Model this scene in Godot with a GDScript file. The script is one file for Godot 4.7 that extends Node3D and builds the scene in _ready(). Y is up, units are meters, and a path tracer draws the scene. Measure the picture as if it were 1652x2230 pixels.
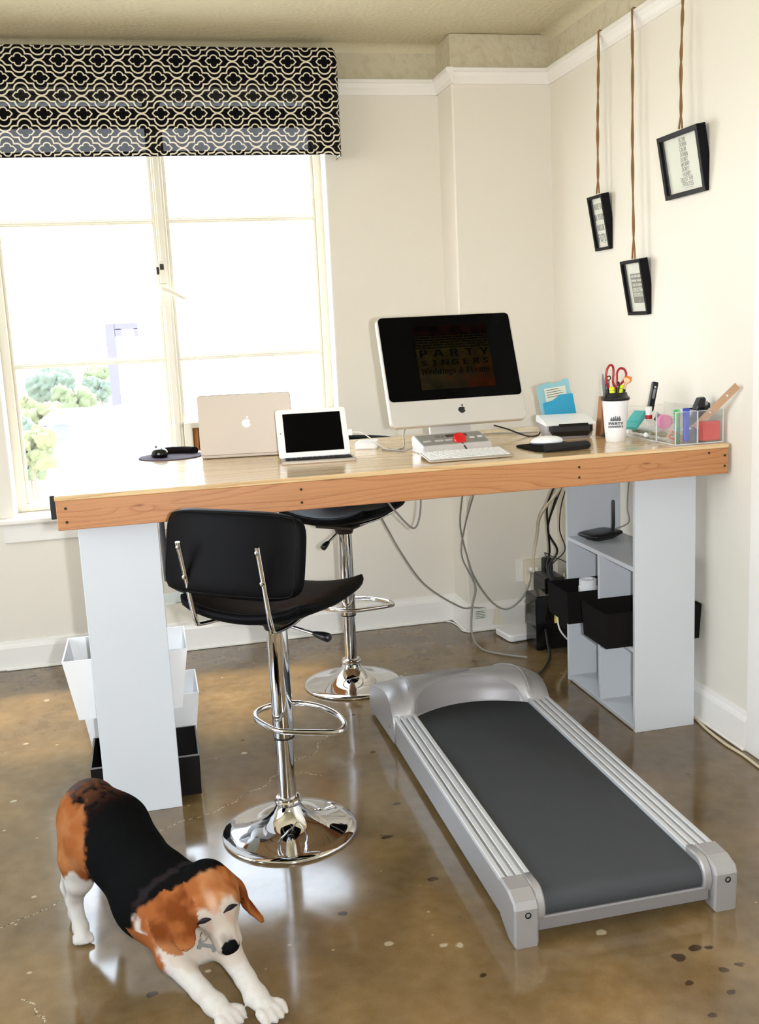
extends Node3D
# A home office: a tall pine desk on two white shelf units, two bar stools, a walking treadmill and a beagle.
# x runs along the window wall (right wall at x = 0), y is up, z comes from the window wall towards the viewer.

var M := {}
var taken := {}
const DESK := 1.0294

func _ready() -> void:
	setup_view()
	make_materials()
	build_room()
	build_window()
	build_outside()
	build_desk()
	build_shelves()
	build_stools()
	build_treadmill()
	build_dog()
	build_valance()
	build_wall_frames()
	build_desk_left()
	build_computer()
	build_desk_right()
	build_cables()

func setup_view() -> void:
	var cam := Camera3D.new()
	cam.name = "camera"
	cam.basis = Basis(Vector3.UP, -0.2178) * Basis(Vector3.RIGHT, -0.182) * Basis(Vector3.BACK, -0.048)
	cam.position = Vector3(-1.8689, 1.4659, 4.7114)
	cam.fov = rad_to_deg(2.0 * atan(1115.0 / 2202.6))
	cam.near = 0.05
	cam.far = 2000.0
	add_child(cam)
	cam.current = true
	var sm := ProceduralSkyMaterial.new()
	sm.sky_top_color = Color(0.86, 0.93, 1.0)
	sm.sky_horizon_color = Color(1.0, 1.0, 1.0)
	sm.ground_horizon_color = Color(0.95, 0.94, 0.92)
	sm.ground_bottom_color = Color(0.7, 0.69, 0.66)
	var sky := Sky.new()
	sky.sky_material = sm
	var e := Environment.new()
	e.background_mode = Environment.BG_SKY
	e.sky = sky
	e.background_energy_multiplier = 10.0
	e.tonemap_mode = Environment.TONE_MAPPER_LINEAR
	e.tonemap_exposure = 1.1
	e.sdfgi_enabled = true
	e.ssao_enabled = true
	e.ssil_enabled = true
	var we := WorldEnvironment.new()
	we.name = "environment"
	we.environment = e
	add_child(we)
	# a hazy sun high outside the window: it lights the sill and a soft strip of floor below it
	var sun := DirectionalLight3D.new()
	sun.name = "hazy_sun"
	sun.basis = Basis.looking_at(Vector3(-0.12, -0.88, 0.44), Vector3.UP)
	sun.light_energy = 3.0
	sun.light_color = Color(1.0, 0.96, 0.9)
	sun.light_angular_distance = 7.0
	sun.sky_mode = DirectionalLight3D.SKY_MODE_LIGHT_ONLY
	sun.shadow_enabled = true
	add_child(sun)
	# the flash on the photographer's camera: the photograph shows its crisp shadows just beside the monitor, the shelf and the bins
	var fl := SpotLight3D.new()
	fl.name = "camera_flash"
	fl.position = cam.position + cam.basis.x * 0.11 - cam.basis.z * 0.04
	fl.basis = cam.basis
	fl.spot_angle = 62.0
	fl.spot_angle_attenuation = 0.6
	fl.spot_range = 20.0
	fl.spot_attenuation = 2.0
	fl.light_energy = 5.4
	fl.light_color = Color(0.96, 0.98, 1.0)
	fl.light_size = 0.02
	fl.shadow_enabled = true
	add_child(fl)

# ---------------------------------------------------------------- naming
func numbered(called: String) -> String:
	var n: int = taken.get(called, 0)
	taken[called] = n + 1
	return called if n == 0 else "%s_%03d" % [called, n]

func thing(called: String, label: String, category: String, at := Vector3.ZERO, turn := 0.0, group := "") -> Node3D:
	var o := Node3D.new()
	o.name = numbered(called)
	add_child(o)
	o.position = at
	o.rotation.y = turn
	tag(o, label, category, group)
	return o

func tag(o: Node3D, label: String, category: String, group := "") -> void:
	o.set_meta("label", label)
	o.set_meta("category", category)
	if group != "":
		o.set_meta("group", group)

func struct(called: String, label := "", category := "") -> Node3D:
	var o := Node3D.new()
	o.name = called
	add_child(o)
	o.set_meta("kind", "structure")
	if label != "":
		o.set_meta("label", label)
		o.set_meta("category", category)
	return o

func part(s: SurfaceTool, called: String, m: Material, parent: Node3D, label := "") -> MeshInstance3D:
	s.generate_normals()
	return part_mesh(s.commit(), called, m, parent, label)

func part_mesh(me: Mesh, called: String, m: Material, parent: Node3D, label := "") -> MeshInstance3D:
	var o := MeshInstance3D.new()
	o.mesh = me
	o.material_override = m
	if parent == self:
		o.name = numbered(called)
		add_child(o)
	else:
		o.name = called
		parent.add_child(o, true)
	if label != "":
		o.set_meta("label", label)
	return o

func begin() -> SurfaceTool:
	var s := SurfaceTool.new()
	s.begin(Mesh.PRIMITIVE_TRIANGLES)
	s.set_smooth_group(-1)
	return s

# ---------------------------------------------------------------- shapes
# corners run counter-clockwise seen from outside
func tri(s: SurfaceTool, a: Vector3, b: Vector3, c: Vector3) -> void:
	s.add_vertex(a)
	s.add_vertex(c)
	s.add_vertex(b)

func quad(s: SurfaceTool, a: Vector3, b: Vector3, c: Vector3, d: Vector3) -> void:
	tri(s, a, b, c)
	tri(s, a, c, d)

func face(s: SurfaceTool, p: Array, from: Vector3) -> void:
	var n: Vector3 = (p[1] - p[0]).cross(p[2] - p[0])
	var mid := Vector3.ZERO
	for v in p:
		mid += v
	mid /= p.size()
	if n.dot(mid - from) < 0.0:
		p.reverse()
	if p.size() == 3:
		tri(s, p[0], p[1], p[2])
	else:
		quad(s, p[0], p[1], p[2], p[3])

func box(s: SurfaceTool, c: Vector3, size: Vector3, bev := 0.0, b := Basis()) -> void:
	s.set_smooth_group(-1)
	var h := size * 0.5
	bev = minf(bev, minf(h.x, minf(h.y, h.z)) * 0.98)
	var v := {}
	for sx in [-1, 1]:
		for sy in [-1, 1]:
			for sz in [-1, 1]:
				var sg := Vector3(sx, sy, sz)
				for k in 3:
					var q := h - Vector3(bev, bev, bev)
					q[k] = h[k]
					v[[sx, sy, sz, k]] = c + b * (q * sg)
	for k in 3:
		var i := (k + 1) % 3
		var j := (k + 2) % 3
		for e in [-1, 1]:
			var p := []
			for ij in [[-1, -1], [1, -1], [1, 1], [-1, 1]]:
				var key := [0, 0, 0, k]
				key[k] = e
				key[i] = ij[0]
				key[j] = ij[1]
				p.append(v[key])
			face(s, p, c)
	if bev <= 0.0:
		return
	for k in 3:
		var i := (k + 1) % 3
		var j := (k + 2) % 3
		for a in [-1, 1]:
			for d in [-1, 1]:
				var p := []
				for st in [[-1, i], [-1, j], [1, j], [1, i]]:
					var key := [0, 0, 0, st[1]]
					key[k] = st[0]
					key[i] = a
					key[j] = d
					p.append(v[key])
				face(s, p, c)
	for sx in [-1, 1]:
		for sy in [-1, 1]:
			for sz in [-1, 1]:
				face(s, [v[[sx, sy, sz, 0]], v[[sx, sy, sz, 1]], v[[sx, sy, sz, 2]]], c)

func span(s: SurfaceTool, x0: float, x1: float, y0: float, y1: float, z0: float, z1: float, bev := 0.0) -> void:
	box(s, Vector3((x0 + x1) / 2, (y0 + y1) / 2, (z0 + z1) / 2), Vector3(x1 - x0, y1 - y0, z1 - z0), bev)

func span_part(called: String, m: Material, parent: Node3D, x0: float, x1: float, y0: float, y1: float, z0: float, z1: float, bev := 0.0, label := "") -> MeshInstance3D:
	var s := begin()
	span(s, x0, x1, y0, y1, z0, z1, bev)
	return part(s, called, m, parent, label)

func spline(p: Array, steps := 6, closed := false) -> Array:
	var out := []
	var n := p.size()
	for i in (n if closed else n - 1):
		var a: Vector3 = p[(i - 1 + n) % n] if closed else p[maxi(i - 1, 0)]
		var b: Vector3 = p[i]
		var c: Vector3 = p[(i + 1) % n]
		var d: Vector3 = p[(i + 2) % n] if closed else p[mini(i + 2, n - 1)]
		for k in steps:
			out.append(b.cubic_interpolate(c, a, d, float(k) / steps))
	if not closed:
		out.append(p[n - 1])
	return out

func tube(s: SurfaceTool, p: Array, r, n := 8, closed := false, flat := Vector2(1, 1), up := Vector3.ZERO) -> void:
	var rings := []
	var m := p.size()
	var side := Vector3.ZERO
	for i in m:
		var t: Vector3
		if closed:
			t = p[(i + 1) % m] - p[(i - 1 + m) % m]
		else:
			t = p[mini(i + 1, m - 1)] - p[maxi(i - 1, 0)]
		t = t.normalized()
		if side == Vector3.ZERO:
			var ref := up if up != Vector3.ZERO else (Vector3.UP if absf(t.y) < 0.9 else Vector3.RIGHT)
			side = ref.cross(t).normalized()
		else:
			side = (side - t * side.dot(t)).normalized()
		var other := t.cross(side)
		var rr: float = r[i] if r is Array else r
		var ring := []
		for k in n:
			var a := TAU * k / n
			ring.append(p[i] + (side * cos(a) * flat.x + other * sin(a) * flat.y) * rr)
		rings.append(ring)
	s.set_smooth_group(0)
	loft(s, rings, closed, not closed)

# rings run counter-clockwise seen against the direction of travel
func loft(s: SurfaceTool, rings: Array, closed := false, caps := true, group := 0) -> void:
	s.set_smooth_group(group)
	var m := rings.size()
	var n: int = rings[0].size()
	for i in (m if closed else m - 1):
		var a: Array = rings[i]
		var b: Array = rings[(i + 1) % m]
		for k in n:
			var l := (k + 1) % n
			quad(s, a[k], a[l], b[l], b[k])
	if caps:
		s.set_smooth_group(-1)
		for e in [0, m - 1]:
			var c := Vector3.ZERO
			for q in rings[e]:
				c += q
			c /= n
			for k in n:
				var l := (k + 1) % n
				if e == 0:
					tri(s, c, rings[e][l], rings[e][k])
				else:
					tri(s, c, rings[e][k], rings[e][l])

# profile of (radius, height): starts at the bottom of the axis, runs outwards, up and back to the axis
func lathe(s: SurfaceTool, prof: Array, n := 32, xf := Transform3D(), sharp := 40.0) -> void:
	var g := 1
	s.set_smooth_group(g)
	for i in prof.size() - 1:
		var a: Vector2 = prof[i]
		var b: Vector2 = prof[i + 1]
		if i > 0 and absf((a - prof[i - 1]).angle_to(b - a)) > deg_to_rad(sharp):
			g += 1
			s.set_smooth_group(g)
		for k in n:
			var t0 := TAU * k / n
			var t1 := TAU * (k + 1) / n
			var d0 := Vector3(cos(t0), 0, -sin(t0))
			var d1 := Vector3(cos(t1), 0, -sin(t1))
			var p0 := xf * (d0 * a.x + Vector3.UP * a.y)
			var p1 := xf * (d1 * a.x + Vector3.UP * a.y)
			var q0 := xf * (d0 * b.x + Vector3.UP * b.y)
			var q1 := xf * (d1 * b.x + Vector3.UP * b.y)
			if a.x < 1e-5:
				tri(s, p0, q1, q0)
			elif b.x < 1e-5:
				tri(s, p0, p1, q0)
			else:
				quad(s, p0, p1, q1, q0)

# a polygon pushed along local z from d0 to d1
func prism(s: SurfaceTool, poly: PackedVector2Array, d0: float, d1: float, xf := Transform3D(), smooth := false, bev := 0.0) -> void:
	var p := poly.duplicate()
	if Geometry2D.is_polygon_clockwise(p):
		p.reverse()
	# is_polygon_clockwise counts y downwards: after this p runs counter-clockwise in one of the two senses; the area settles which
	var area := 0.0
	for i in p.size():
		area += p[i].cross(p[(i + 1) % p.size()])
	if area < 0.0:
		p.reverse()
	var n := p.size()
	var inner := p
	if bev > 0.0:
		var ins := Geometry2D.offset_polygon(p, -bev)
		if ins.size() == 1 and ins[0].size() == n:
			# keep the pairing by starting at the nearest corner
			inner = ins[0]
			var best := 0
			for i in n:
				if inner[i].distance_to(p[0]) < inner[best].distance_to(p[0]):
					best = i
			var turned := PackedVector2Array()
			for i in n:
				turned.append(inner[(best + i) % n])
			inner = turned
		else:
			bev = 0.0
	var tris := Geometry2D.triangulate_polygon(inner)
	s.set_smooth_group(-1)
	for e in 2:
		var d := d1 if e == 1 else d0
		for i in range(0, tris.size(), 3):
			var a := xf * Vector3(inner[tris[i]].x, inner[tris[i]].y, d)
			var b := xf * Vector3(inner[tris[i + 1]].x, inner[tris[i + 1]].y, d)
			var c := xf * Vector3(inner[tris[i + 2]].x, inner[tris[i + 2]].y, d)
			var nn := (inner[tris[i + 1]] - inner[tris[i]]).cross(inner[tris[i + 2]] - inner[tris[i]])
			if (nn > 0.0) == (e == 1):
				tri(s, a, b, c)
			else:
				tri(s, a, c, b)
	var levels := [[p, d0], [p, d1]] if bev <= 0.0 else [[inner, d0], [p, d0 + bev], [p, d1 - bev], [inner, d1]]
	for l in levels.size() - 1:
		s.set_smooth_group(5 + l if smooth else -1)
		for i in n:
			var j := (i + 1) % n
			quad(s, xf * Vector3(levels[l][0][i].x, levels[l][0][i].y, levels[l][1]), xf * Vector3(levels[l][0][j].x, levels[l][0][j].y, levels[l][1]), xf * Vector3(levels[l + 1][0][j].x, levels[l + 1][0][j].y, levels[l + 1][1]), xf * Vector3(levels[l + 1][0][i].x, levels[l + 1][0][i].y, levels[l + 1][1]))

func round_rect(w: float, h: float, r: float, n := 5) -> PackedVector2Array:
	var p := PackedVector2Array()
	for c in [[1, 1, 0.0], [-1, 1, PI / 2], [-1, -1, PI], [1, -1, PI * 1.5]]:
		for k in n + 1:
			var a: float = c[2] + PI / 2 * k / n
			p.append(Vector2(c[0] * (w / 2 - r), c[1] * (h / 2 - r)) + Vector2(cos(a), sin(a)) * r)
	return p

func ellipse(a: float, b: float, n := 28) -> PackedVector2Array:
	var p := PackedVector2Array()
	for k in n:
		p.append(Vector2(cos(TAU * k / n) * a, sin(TAU * k / n) * b))
	return p

# a padded cushion in local axes: w along x, d along z, thickness th along y; bend(u, v) lifts it
func cushion(s: SurfaceTool, w: float, d: float, th: float, corner: float, bend: Callable, xf: Transform3D, nu := 20, nv := 18) -> void:
	s.set_smooth_group(0)
	var place := func(i: int, j: int, side: float) -> Vector3:
		var u := -1.0 + 2.0 * i / nu
		var v := -1.0 + 2.0 * j / nv
		u = sin(u * PI / 2) * 0.6 + u * 0.4
		v = sin(v * PI / 2) * 0.6 + v * 0.4
		var m := maxf(absf(u), absf(v))
		# rounded corners: pull the corners in
		var cc := pow(absf(u * v), 5.0)
		var pull := 1.0 - 0.29 * corner * cc
		var t := th * 0.5 * pow(maxf(0.0, 1.0 - pow(m, 7.0)), 0.42)
		return xf * (Vector3(u * pull * w / 2, bend.call(u, v) + t * side, v * pull * d / 2))
	for i in nu:
		for j in nv:
			quad(s, place.call(i, j, 1.0), place.call(i, j + 1, 1.0), place.call(i + 1, j + 1, 1.0), place.call(i + 1, j, 1.0))
			quad(s, place.call(i, j, -1.0), place.call(i + 1, j, -1.0), place.call(i + 1, j + 1, -1.0), place.call(i, j + 1, -1.0))

func frame_at(o: Vector3, x: Vector3, y: Vector3) -> Transform3D:
	var bx := x.normalized()
	var bz := bx.cross(y).normalized()
	return Transform3D(Basis(bx, bz.cross(bx), bz), o)

func lettering(text: String, size: float, m: Material, parent: Node3D, xf: Transform3D, bold := false, depth := 0.0006, stretch := Vector2(1, 1), family := "Droid Sans", align := HORIZONTAL_ALIGNMENT_CENTER) -> MeshInstance3D:
	var f := SystemFont.new()
	f.font_names = PackedStringArray([family])
	f.font_weight = 700 if bold else 400
	var t := TextMesh.new()
	t.text = text
	t.font = f
	t.font_size = 32
	t.pixel_size = size / 24.0
	t.depth = depth
	t.curve_step = 2.0
	t.horizontal_alignment = align
	var o := part_mesh(t, "lettering", m, parent)
	o.transform = xf * Transform3D(Basis().scaled(Vector3(stretch.x, stretch.y, 1)), Vector3.ZERO)
	return o

# ---------------------------------------------------------------- materials
func srgb(r: float, g: float, b: float) -> Color:
	return Color(r / 255.0, g / 255.0, b / 255.0)

func mat(key: String, c: Color, rough := 0.6, metal := 0.0, spec := 0.5) -> StandardMaterial3D:
	var m := StandardMaterial3D.new()
	m.resource_name = key
	m.albedo_color = c
	m.roughness = rough
	m.metallic = metal
	m.metallic_specular = spec
	M[key] = m
	return m

func noise_tex(seed_: int, freq: float, size := 256, octaves := 4, ramp: Array = []) -> NoiseTexture2D:
	var n := FastNoiseLite.new()
	n.seed = seed_
	n.frequency = freq
	n.fractal_octaves = octaves
	var t := NoiseTexture2D.new()
	t.noise = n
	t.width = size
	t.height = size
	t.seamless = true
	if ramp.size():
		var g := Gradient.new()
		g.offsets = PackedFloat32Array(ramp.map(func(x): return x[0]))
		g.colors = PackedColorArray(ramp.map(func(x): return x[1]))
		t.color_ramp = g
	return t

func rough_skin(m: StandardMaterial3D, tex: Texture2D, height: float, scale := Vector3.ONE) -> StandardMaterial3D:
	m.heightmap_enabled = true
	m.heightmap_texture = tex
	m.heightmap_scale = height
	m.uv1_triplanar = true
	m.uv1_world_triplanar = true
	m.uv1_scale = scale
	return m

func make_materials() -> void:
	var fine := noise_tex(3, 0.06, 256, 4)
	var coarse := noise_tex(8, 0.02, 256, 5)
	var wall := mat("wall_paint", srgb(230, 224, 211), 0.55)
	rough_skin(wall, coarse, 0.08, Vector3(0.9, 0.9, 0.9))
	var ceil_m := mat("ceiling_paint", srgb(206, 196, 165), 0.8)
	rough_skin(ceil_m, fine, 0.3, Vector3(2.2, 2.2, 2.2))
	var fz := mat("frieze_paint", srgb(200, 191, 165), 0.8)
	fz.albedo_texture = noise_tex(21, 0.03, 256, 5, [[0.0, srgb(236, 232, 224)], [0.5, Color.WHITE], [1.0, Color.WHITE]])
	rough_skin(fz, fine, 0.25, Vector3(1.7, 1.7, 1.7))
	mat("trim_paint", srgb(240, 236, 230), 0.35)
	mat("steel_paint", srgb(232, 226, 208), 0.35)
	mat("white_board", srgb(208, 211, 215), 0.45)
	mat("white_plastic", srgb(240, 240, 240), 0.3)
	mat("ivory_plastic", srgb(222, 214, 192), 0.4)
	mat("chrome", srgb(235, 236, 240), 0.03, 1.0)
	mat("steel", srgb(190, 190, 192), 0.25, 1.0)
	mat("brass", srgb(120, 95, 55), 0.4, 1.0)
	mat("dark_metal", srgb(60, 55, 45), 0.5, 0.8)
	var lea := mat("black_leather", srgb(11, 10, 11), 0.5, 0.0, 0.16)
	rough_skin(lea, noise_tex(5, 0.12, 256, 2), 0.02, Vector3(9, 9, 9))
	mat("stitch", srgb(26, 25, 25), 0.8, 0.0, 0.2)
	mat("black_plastic", srgb(14, 14, 15), 0.35)
	mat("black_gloss", srgb(8, 8, 9), 0.08)
	mat("black_matte", srgb(17, 16, 18), 0.8)
	mat("black_fabric", srgb(27, 24, 23), 0.95, 0.0, 0.2)
	mat("bin_edge", srgb(120, 118, 118), 0.8)
	mat("grey_cord", srgb(150, 146, 138), 0.5)
	mat("beige_cord", srgb(214, 200, 170), 0.5)
	mat("white_cord", srgb(232, 230, 225), 0.4)
	mat("black_cord", srgb(12, 12, 12), 0.4)
	mat("aluminium", srgb(190, 178, 164), 0.5, 0.25, 0.3)
	mat("silver_paint", srgb(166, 163, 162), 0.45, 0.45)
	mat("silver_dark", srgb(142, 139, 140), 0.45, 0.45)
	mat("rail_ridge", srgb(206, 206, 206), 0.4, 0.25)
	var belt := mat("belt", srgb(64, 66, 68), 0.75, 0.0, 0.3)
	rough_skin(belt, noise_tex(31, 0.35, 256, 2), 0.03, Vector3(6, 6, 6))
	mat("computer_silver", srgb(206, 201, 194), 0.45, 0.2, 0.4)
	mat("console_grey", srgb(208, 206, 206), 0.45, 0.15)
	mat("screen_glass", srgb(4, 4, 5), 0.06, 0.0, 0.16)
	mat("twine", srgb(140, 103, 64), 0.95)
	mat("frame_black", srgb(15, 13, 17), 0.4, 0.0, 0.25)
	mat("paper", srgb(226, 230, 216), 0.8)
	mat("print_ink", srgb(70, 72, 68), 0.8)
	mat("print_grey", srgb(105, 104, 96), 0.8)
	mat("red_plastic", srgb(205, 22, 26), 0.25)
	mat("dark_red", srgb(165, 16, 30), 0.3)
	mat("yellow_plastic", srgb(212, 232, 20), 0.35)
	mat("orange_plastic", srgb(240, 135, 30), 0.3)
	mat("peach", srgb(245, 200, 160), 0.4)
	mat("teal", srgb(85, 186, 184), 0.5)
	mat("blue_plastic", srgb(45, 70, 185), 0.4)
	mat("green_plastic", srgb(50, 180, 90), 0.4)
	mat("pink_plastic", srgb(238, 110, 175), 0.4)
	mat("blue_vinyl", srgb(45, 165, 210), 0.25)
	mat("pale_blue", srgb(150, 205, 218), 0.3)
	mat("cork", srgb(160, 108, 66), 0.85)
	mat("ruler_wood", srgb(190, 152, 120), 0.6)
	mat("grey_metal", srgb(150, 150, 158), 0.35, 0.6)
	mat("purple_fabric", srgb(88, 76, 90), 0.9)
	mat("olive", srgb(120, 118, 70), 0.6)
	var glass := mat("window_glass", Color(1, 1, 1, 0.04), 0.0)
	glass.transparency = BaseMaterial3D.TRANSPARENCY_ALPHA
	var acry := mat("acrylic", Color(0.93, 0.97, 0.96, 0.03), 0.02)
	acry.transparency = BaseMaterial3D.TRANSPARENCY_ALPHA
	var aed := mat("acrylic_glint", Color(0.96, 0.98, 0.97, 0.45), 0.05)  # whiter, cloudier acrylic: the light that the edges catch is put into the colour
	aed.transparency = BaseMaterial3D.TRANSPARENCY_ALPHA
	var slat := mat("slat_wood", srgb(205, 138, 70), 0.6)
	slat.albedo_texture = noise_tex(11, 0.04, 128, 3, [[0.0, srgb(200, 190, 180)], [1.0, Color.WHITE]])
	slat.uv1_triplanar = true
	slat.uv1_scale = Vector3(40, 2, 40)
	var wt := wood_texture()
	var pine := mat("pine_board", srgb(190, 132, 84), 0.42)
	pine.albedo_texture = wt
	pine.uv1_triplanar = true
	pine.uv1_scale = Vector3(0.62, 3.4, 1.3)
	pine.uv1_offset = Vector3(0.1, 0.3, 0)
	var top := mat("pine_top", srgb(226, 194, 145), 0.22)
	top.albedo_texture = wt
	top.uv1_triplanar = true
	top.uv1_scale = Vector3(0.4, 3.0, 0.9)
	top.clearcoat_enabled = true
	top.clearcoat = 0.6
	top.clearcoat_roughness = 0.12
	var fl := mat("polished_concrete", Color.WHITE, 0.24, 0.0, 0.64)
	fl.albedo_texture = floor_texture()
	fl.roughness = 0.2
	fl.roughness_texture = noise_tex(77, 0.012, 512, 5, [[0.0, Color(0.42, 0.42, 0.42)], [0.5, Color(0.6, 0.6, 0.6)], [1.0, Color(0.95, 0.95, 0.95)]])

# wood with long grain along u, growth ring bands and two knots
func wood_texture() -> ImageTexture:
	var w := 1024
	var h := 256
	var a := FastNoiseLite.new()
	a.seed = 4
	a.frequency = 0.004
	a.fractal_octaves = 3
	var b := FastNoiseLite.new()
	b.seed = 9
	b.frequency = 0.05
	b.fractal_octaves = 3
	var d := PackedByteArray()
	d.resize(w * h * 3)
	var knots := [Vector3(270, 60, 16), Vector3(760, 190, 11), Vector3(930, 90, 7)]
	for y in h:
		for x in w:
			var wrap := x * TAU / w
			var yy := float(y)
			var dark := 0.0
			for k in knots:
				var dx: float = (x - k.x) / 3.2
				var dy: float = y - k.y
				var q := dx * dx + dy * dy
				yy += signf(dy) * 26.0 * exp(-q / (k.z * k.z * 5.0))
				dark += exp(-q / (k.z * k.z * 0.16)) * 0.5
			var n := a.get_noise_3d(cos(wrap) * 26.0, sin(wrap) * 26.0, yy * 1.1) * 6.5
			var ring := n * 0.9 + yy * 0.07
			ring = ring - floor(ring)
			var late := pow(ring, 5.0)
			var fibre := b.get_noise_2d(x * 0.12, y * 5.0)
			var v := 1.0 - 0.11 * late + 0.07 * fibre
			var i := (y * w + x) * 3
			d[i] = clampi(int((v - dark * 0.55) * 252.0), 0, 255)
			d[i + 1] = clampi(int((v - 0.07 * late - dark * 0.75) * 252.0), 0, 255)
			d[i + 2] = clampi(int((v - 0.13 * late - dark * 0.85) * 252.0), 0, 255)
	return ImageTexture.create_from_image(Image.create_from_data(w, h, false, Image.FORMAT_RGB8, d))

func seg_dist(p: Vector2, a: Vector2, b: Vector2) -> float:
	return p.distance_to(Geometry2D.get_closest_point_to_segment(p, a, b))

# 3.2 m of stained concrete: blotches, scratches, pits and hairline cracks where the photograph shows them
func floor_texture() -> ImageTexture:
	var w := 1600
	var n1 := FastNoiseLite.new()
	n1.seed = 1
	n1.frequency = 0.0045
	n1.fractal_octaves = 5
	var n2 := FastNoiseLite.new()
	n2.seed = 2
	n2.frequency = 0.03
	n2.fractal_octaves = 4
	var n3 := FastNoiseLite.new()
	n3.seed = 6
	n3.frequency = 0.35
	n3.fractal_octaves = 2
	var g1 := n1.get_seamless_image(w, w, false, false, 0.1, false).get_data()
	var g2 := n2.get_seamless_image(w, w, false, false, 0.1, false).get_data()
	var g3 := n3.get_seamless_image(w, w, false, false, 0.1, false).get_data()
	var d := PackedByteArray()
	d.resize(w * w * 3)
	for i in w * w:
		var t := (g1[i] - 128) / 128.0
		var u := (g2[i] - 128) / 128.0
		var f := (g3[i] - 128) / 128.0
		var v := 1.0 + 0.22 * t + 0.11 * u + 0.05 * f
		var warm := 0.06 * t - 0.08 * u
		var j := i * 3
		d[j] = clampi(int(112.0 * v * (1.0 + warm * 0.3)), 0, 255)
		d[j + 1] = clampi(int(91.0 * v), 0, 255)
		d[j + 2] = clampi(int(60.0 * v * (1.0 - warm)), 0, 255)
	var rng := RandomNumberGenerator.new()
	rng.seed = 12
	var spots := []
	for q in [[-0.791, 2.794], [-0.735, 2.774], [-0.705, 2.778], [-0.714, 2.865], [-0.676, 2.855], [-0.809, 2.883], [-0.740, 2.934], [-0.818, 2.992], [-1.242, 2.727], [-1.210, 1.446], [-1.223, 1.848], [-1.240, 2.301], [-1.305, 2.041], [-1.500, 2.389], [-1.214, 1.081], [-2.478, 0.142], [-2.409, 0.070], [-0.485, 0.141], [-1.978, 2.573]]:
		spots.append([Vector2(q[0], q[1]), rng.randf_range(0.007, 0.015), Color(0.16, 0.1, 0.05), 0.8])
	for q in [[-2.392, 0.489], [-2.425, 0.947], [-2.487, 1.012], [-2.409, 1.437], [-1.258, 2.605], [-1.291, 2.591], [-1.419, 2.546], [-0.913, 2.653], [-1.649, 1.302]]:
		spots.append([Vector2(q[0], q[1]), rng.randf_range(0.006, 0.014), Color(0.8, 0.76, 0.68), 0.6])
	for k in 150:
		var pale := rng.randf() < 0.6
		spots.append([Vector2(rng.randf_range(-3.18, -0.02), rng.randf_range(0.02, 3.18)), rng.randf_range(0.002, 0.005), Color(0.78, 0.72, 0.6) if pale else Color(0.2, 0.13, 0.08), 0.6])
	for sp in spots:
		var cx := int((sp[0].x + 3.2) * 500.0)
		var cy := int(sp[0].y * 500.0)
		var r: float = sp[1] * 500.0
		var k := int(r * 1.6) + 1
		for y in range(maxi(0, cy - k), mini(w, cy + k + 1)):
			for x in range(maxi(0, cx - k), mini(w, cx + k + 1)):
				var i := y * w + x
				var e := Vector2((x - cx) * 0.75, y - cy).length() / r + (g2[i] - 128) / 128.0 * 1.1
				if e < 1.0:
					mix_pixel(d, i, sp[2], sp[3] * clampf((1.0 - e) * 3.0, 0, 1))
	var cracks := [[[-2.354, 2.192], [-2.290, 2.161], [-2.213, 2.118], [-2.169, 2.067], [-2.148, 2.014], [-2.077, 1.894], [-1.952, 1.793], [-1.882, 1.750], [-1.819, 1.740], [-1.729, 1.680], [-1.656, 1.610], [-1.618, 1.602], [-1.562, 1.519], [-1.486, 1.419], [-1.409, 1.393], [-1.379, 1.312], [-1.327, 1.243]], [[-1.562, 1.519], [-1.470, 1.528], [-1.416, 1.577]], [[-2.255, 2.499], [-2.230, 2.547], [-2.215, 2.607]], [[-2.60, 2.30], [-2.354, 2.192]]]
	for c in cracks:
		for k in c.size() - 1:
			var a := Vector2((c[k][0] + 3.2) * 500.0, c[k][1] * 500.0)
			var b := Vector2((c[k + 1][0] + 3.2) * 500.0, c[k + 1][1] * 500.0)
			var steps := int(a.distance_to(b) * 2.0)
			for t in steps:
				var p := a.lerp(b, float(t) / steps)
				var i0 := clampi(int(p.y), 0, w - 1) * w + clampi(int(p.x), 0, w - 1)
				p += Vector2((g2[i0] - 128) / 128.0, (g1[i0] - 128) / 128.0) * 9.0
				var i := clampi(int(p.y), 1, w - 2) * w + clampi(int(p.x), 1, w - 2)
				var col := Color(0.78, 0.73, 0.62) if (g1[i0] + g2[i0]) % 5 > 1 else Color(0.2, 0.15, 0.1)
				mix_pixel(d, i, col, 0.75)
				mix_pixel(d, i + w, col, 0.35)
				mix_pixel(d, i + 1, col, 0.35)
	return ImageTexture.create_from_image(Image.create_from_data(w, w, false, Image.FORMAT_RGB8, d))

func mix_pixel(d: PackedByteArray, i: int, c: Color, t: float) -> void:
	d[i * 3] = int(lerpf(d[i * 3], c.r * 255.0, t))
	d[i * 3 + 1] = int(lerpf(d[i * 3 + 1], c.g * 255.0, t))
	d[i * 3 + 2] = int(lerpf(d[i * 3 + 2], c.b * 255.0, t))

# ---------------------------------------------------------------- the room
const XL := -4.5      # left wall
const ZB := 6.4       # wall behind the viewer
const H := 2.70
const RB := 2.4896    # picture rail
const RT := 2.5549
const WX0 := -2.50
const WX1 := -0.995
const WY0 := 0.70
const WY1 := 2.53
const PX := -0.46     # pier in the corner
const PZ := 0.217

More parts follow.
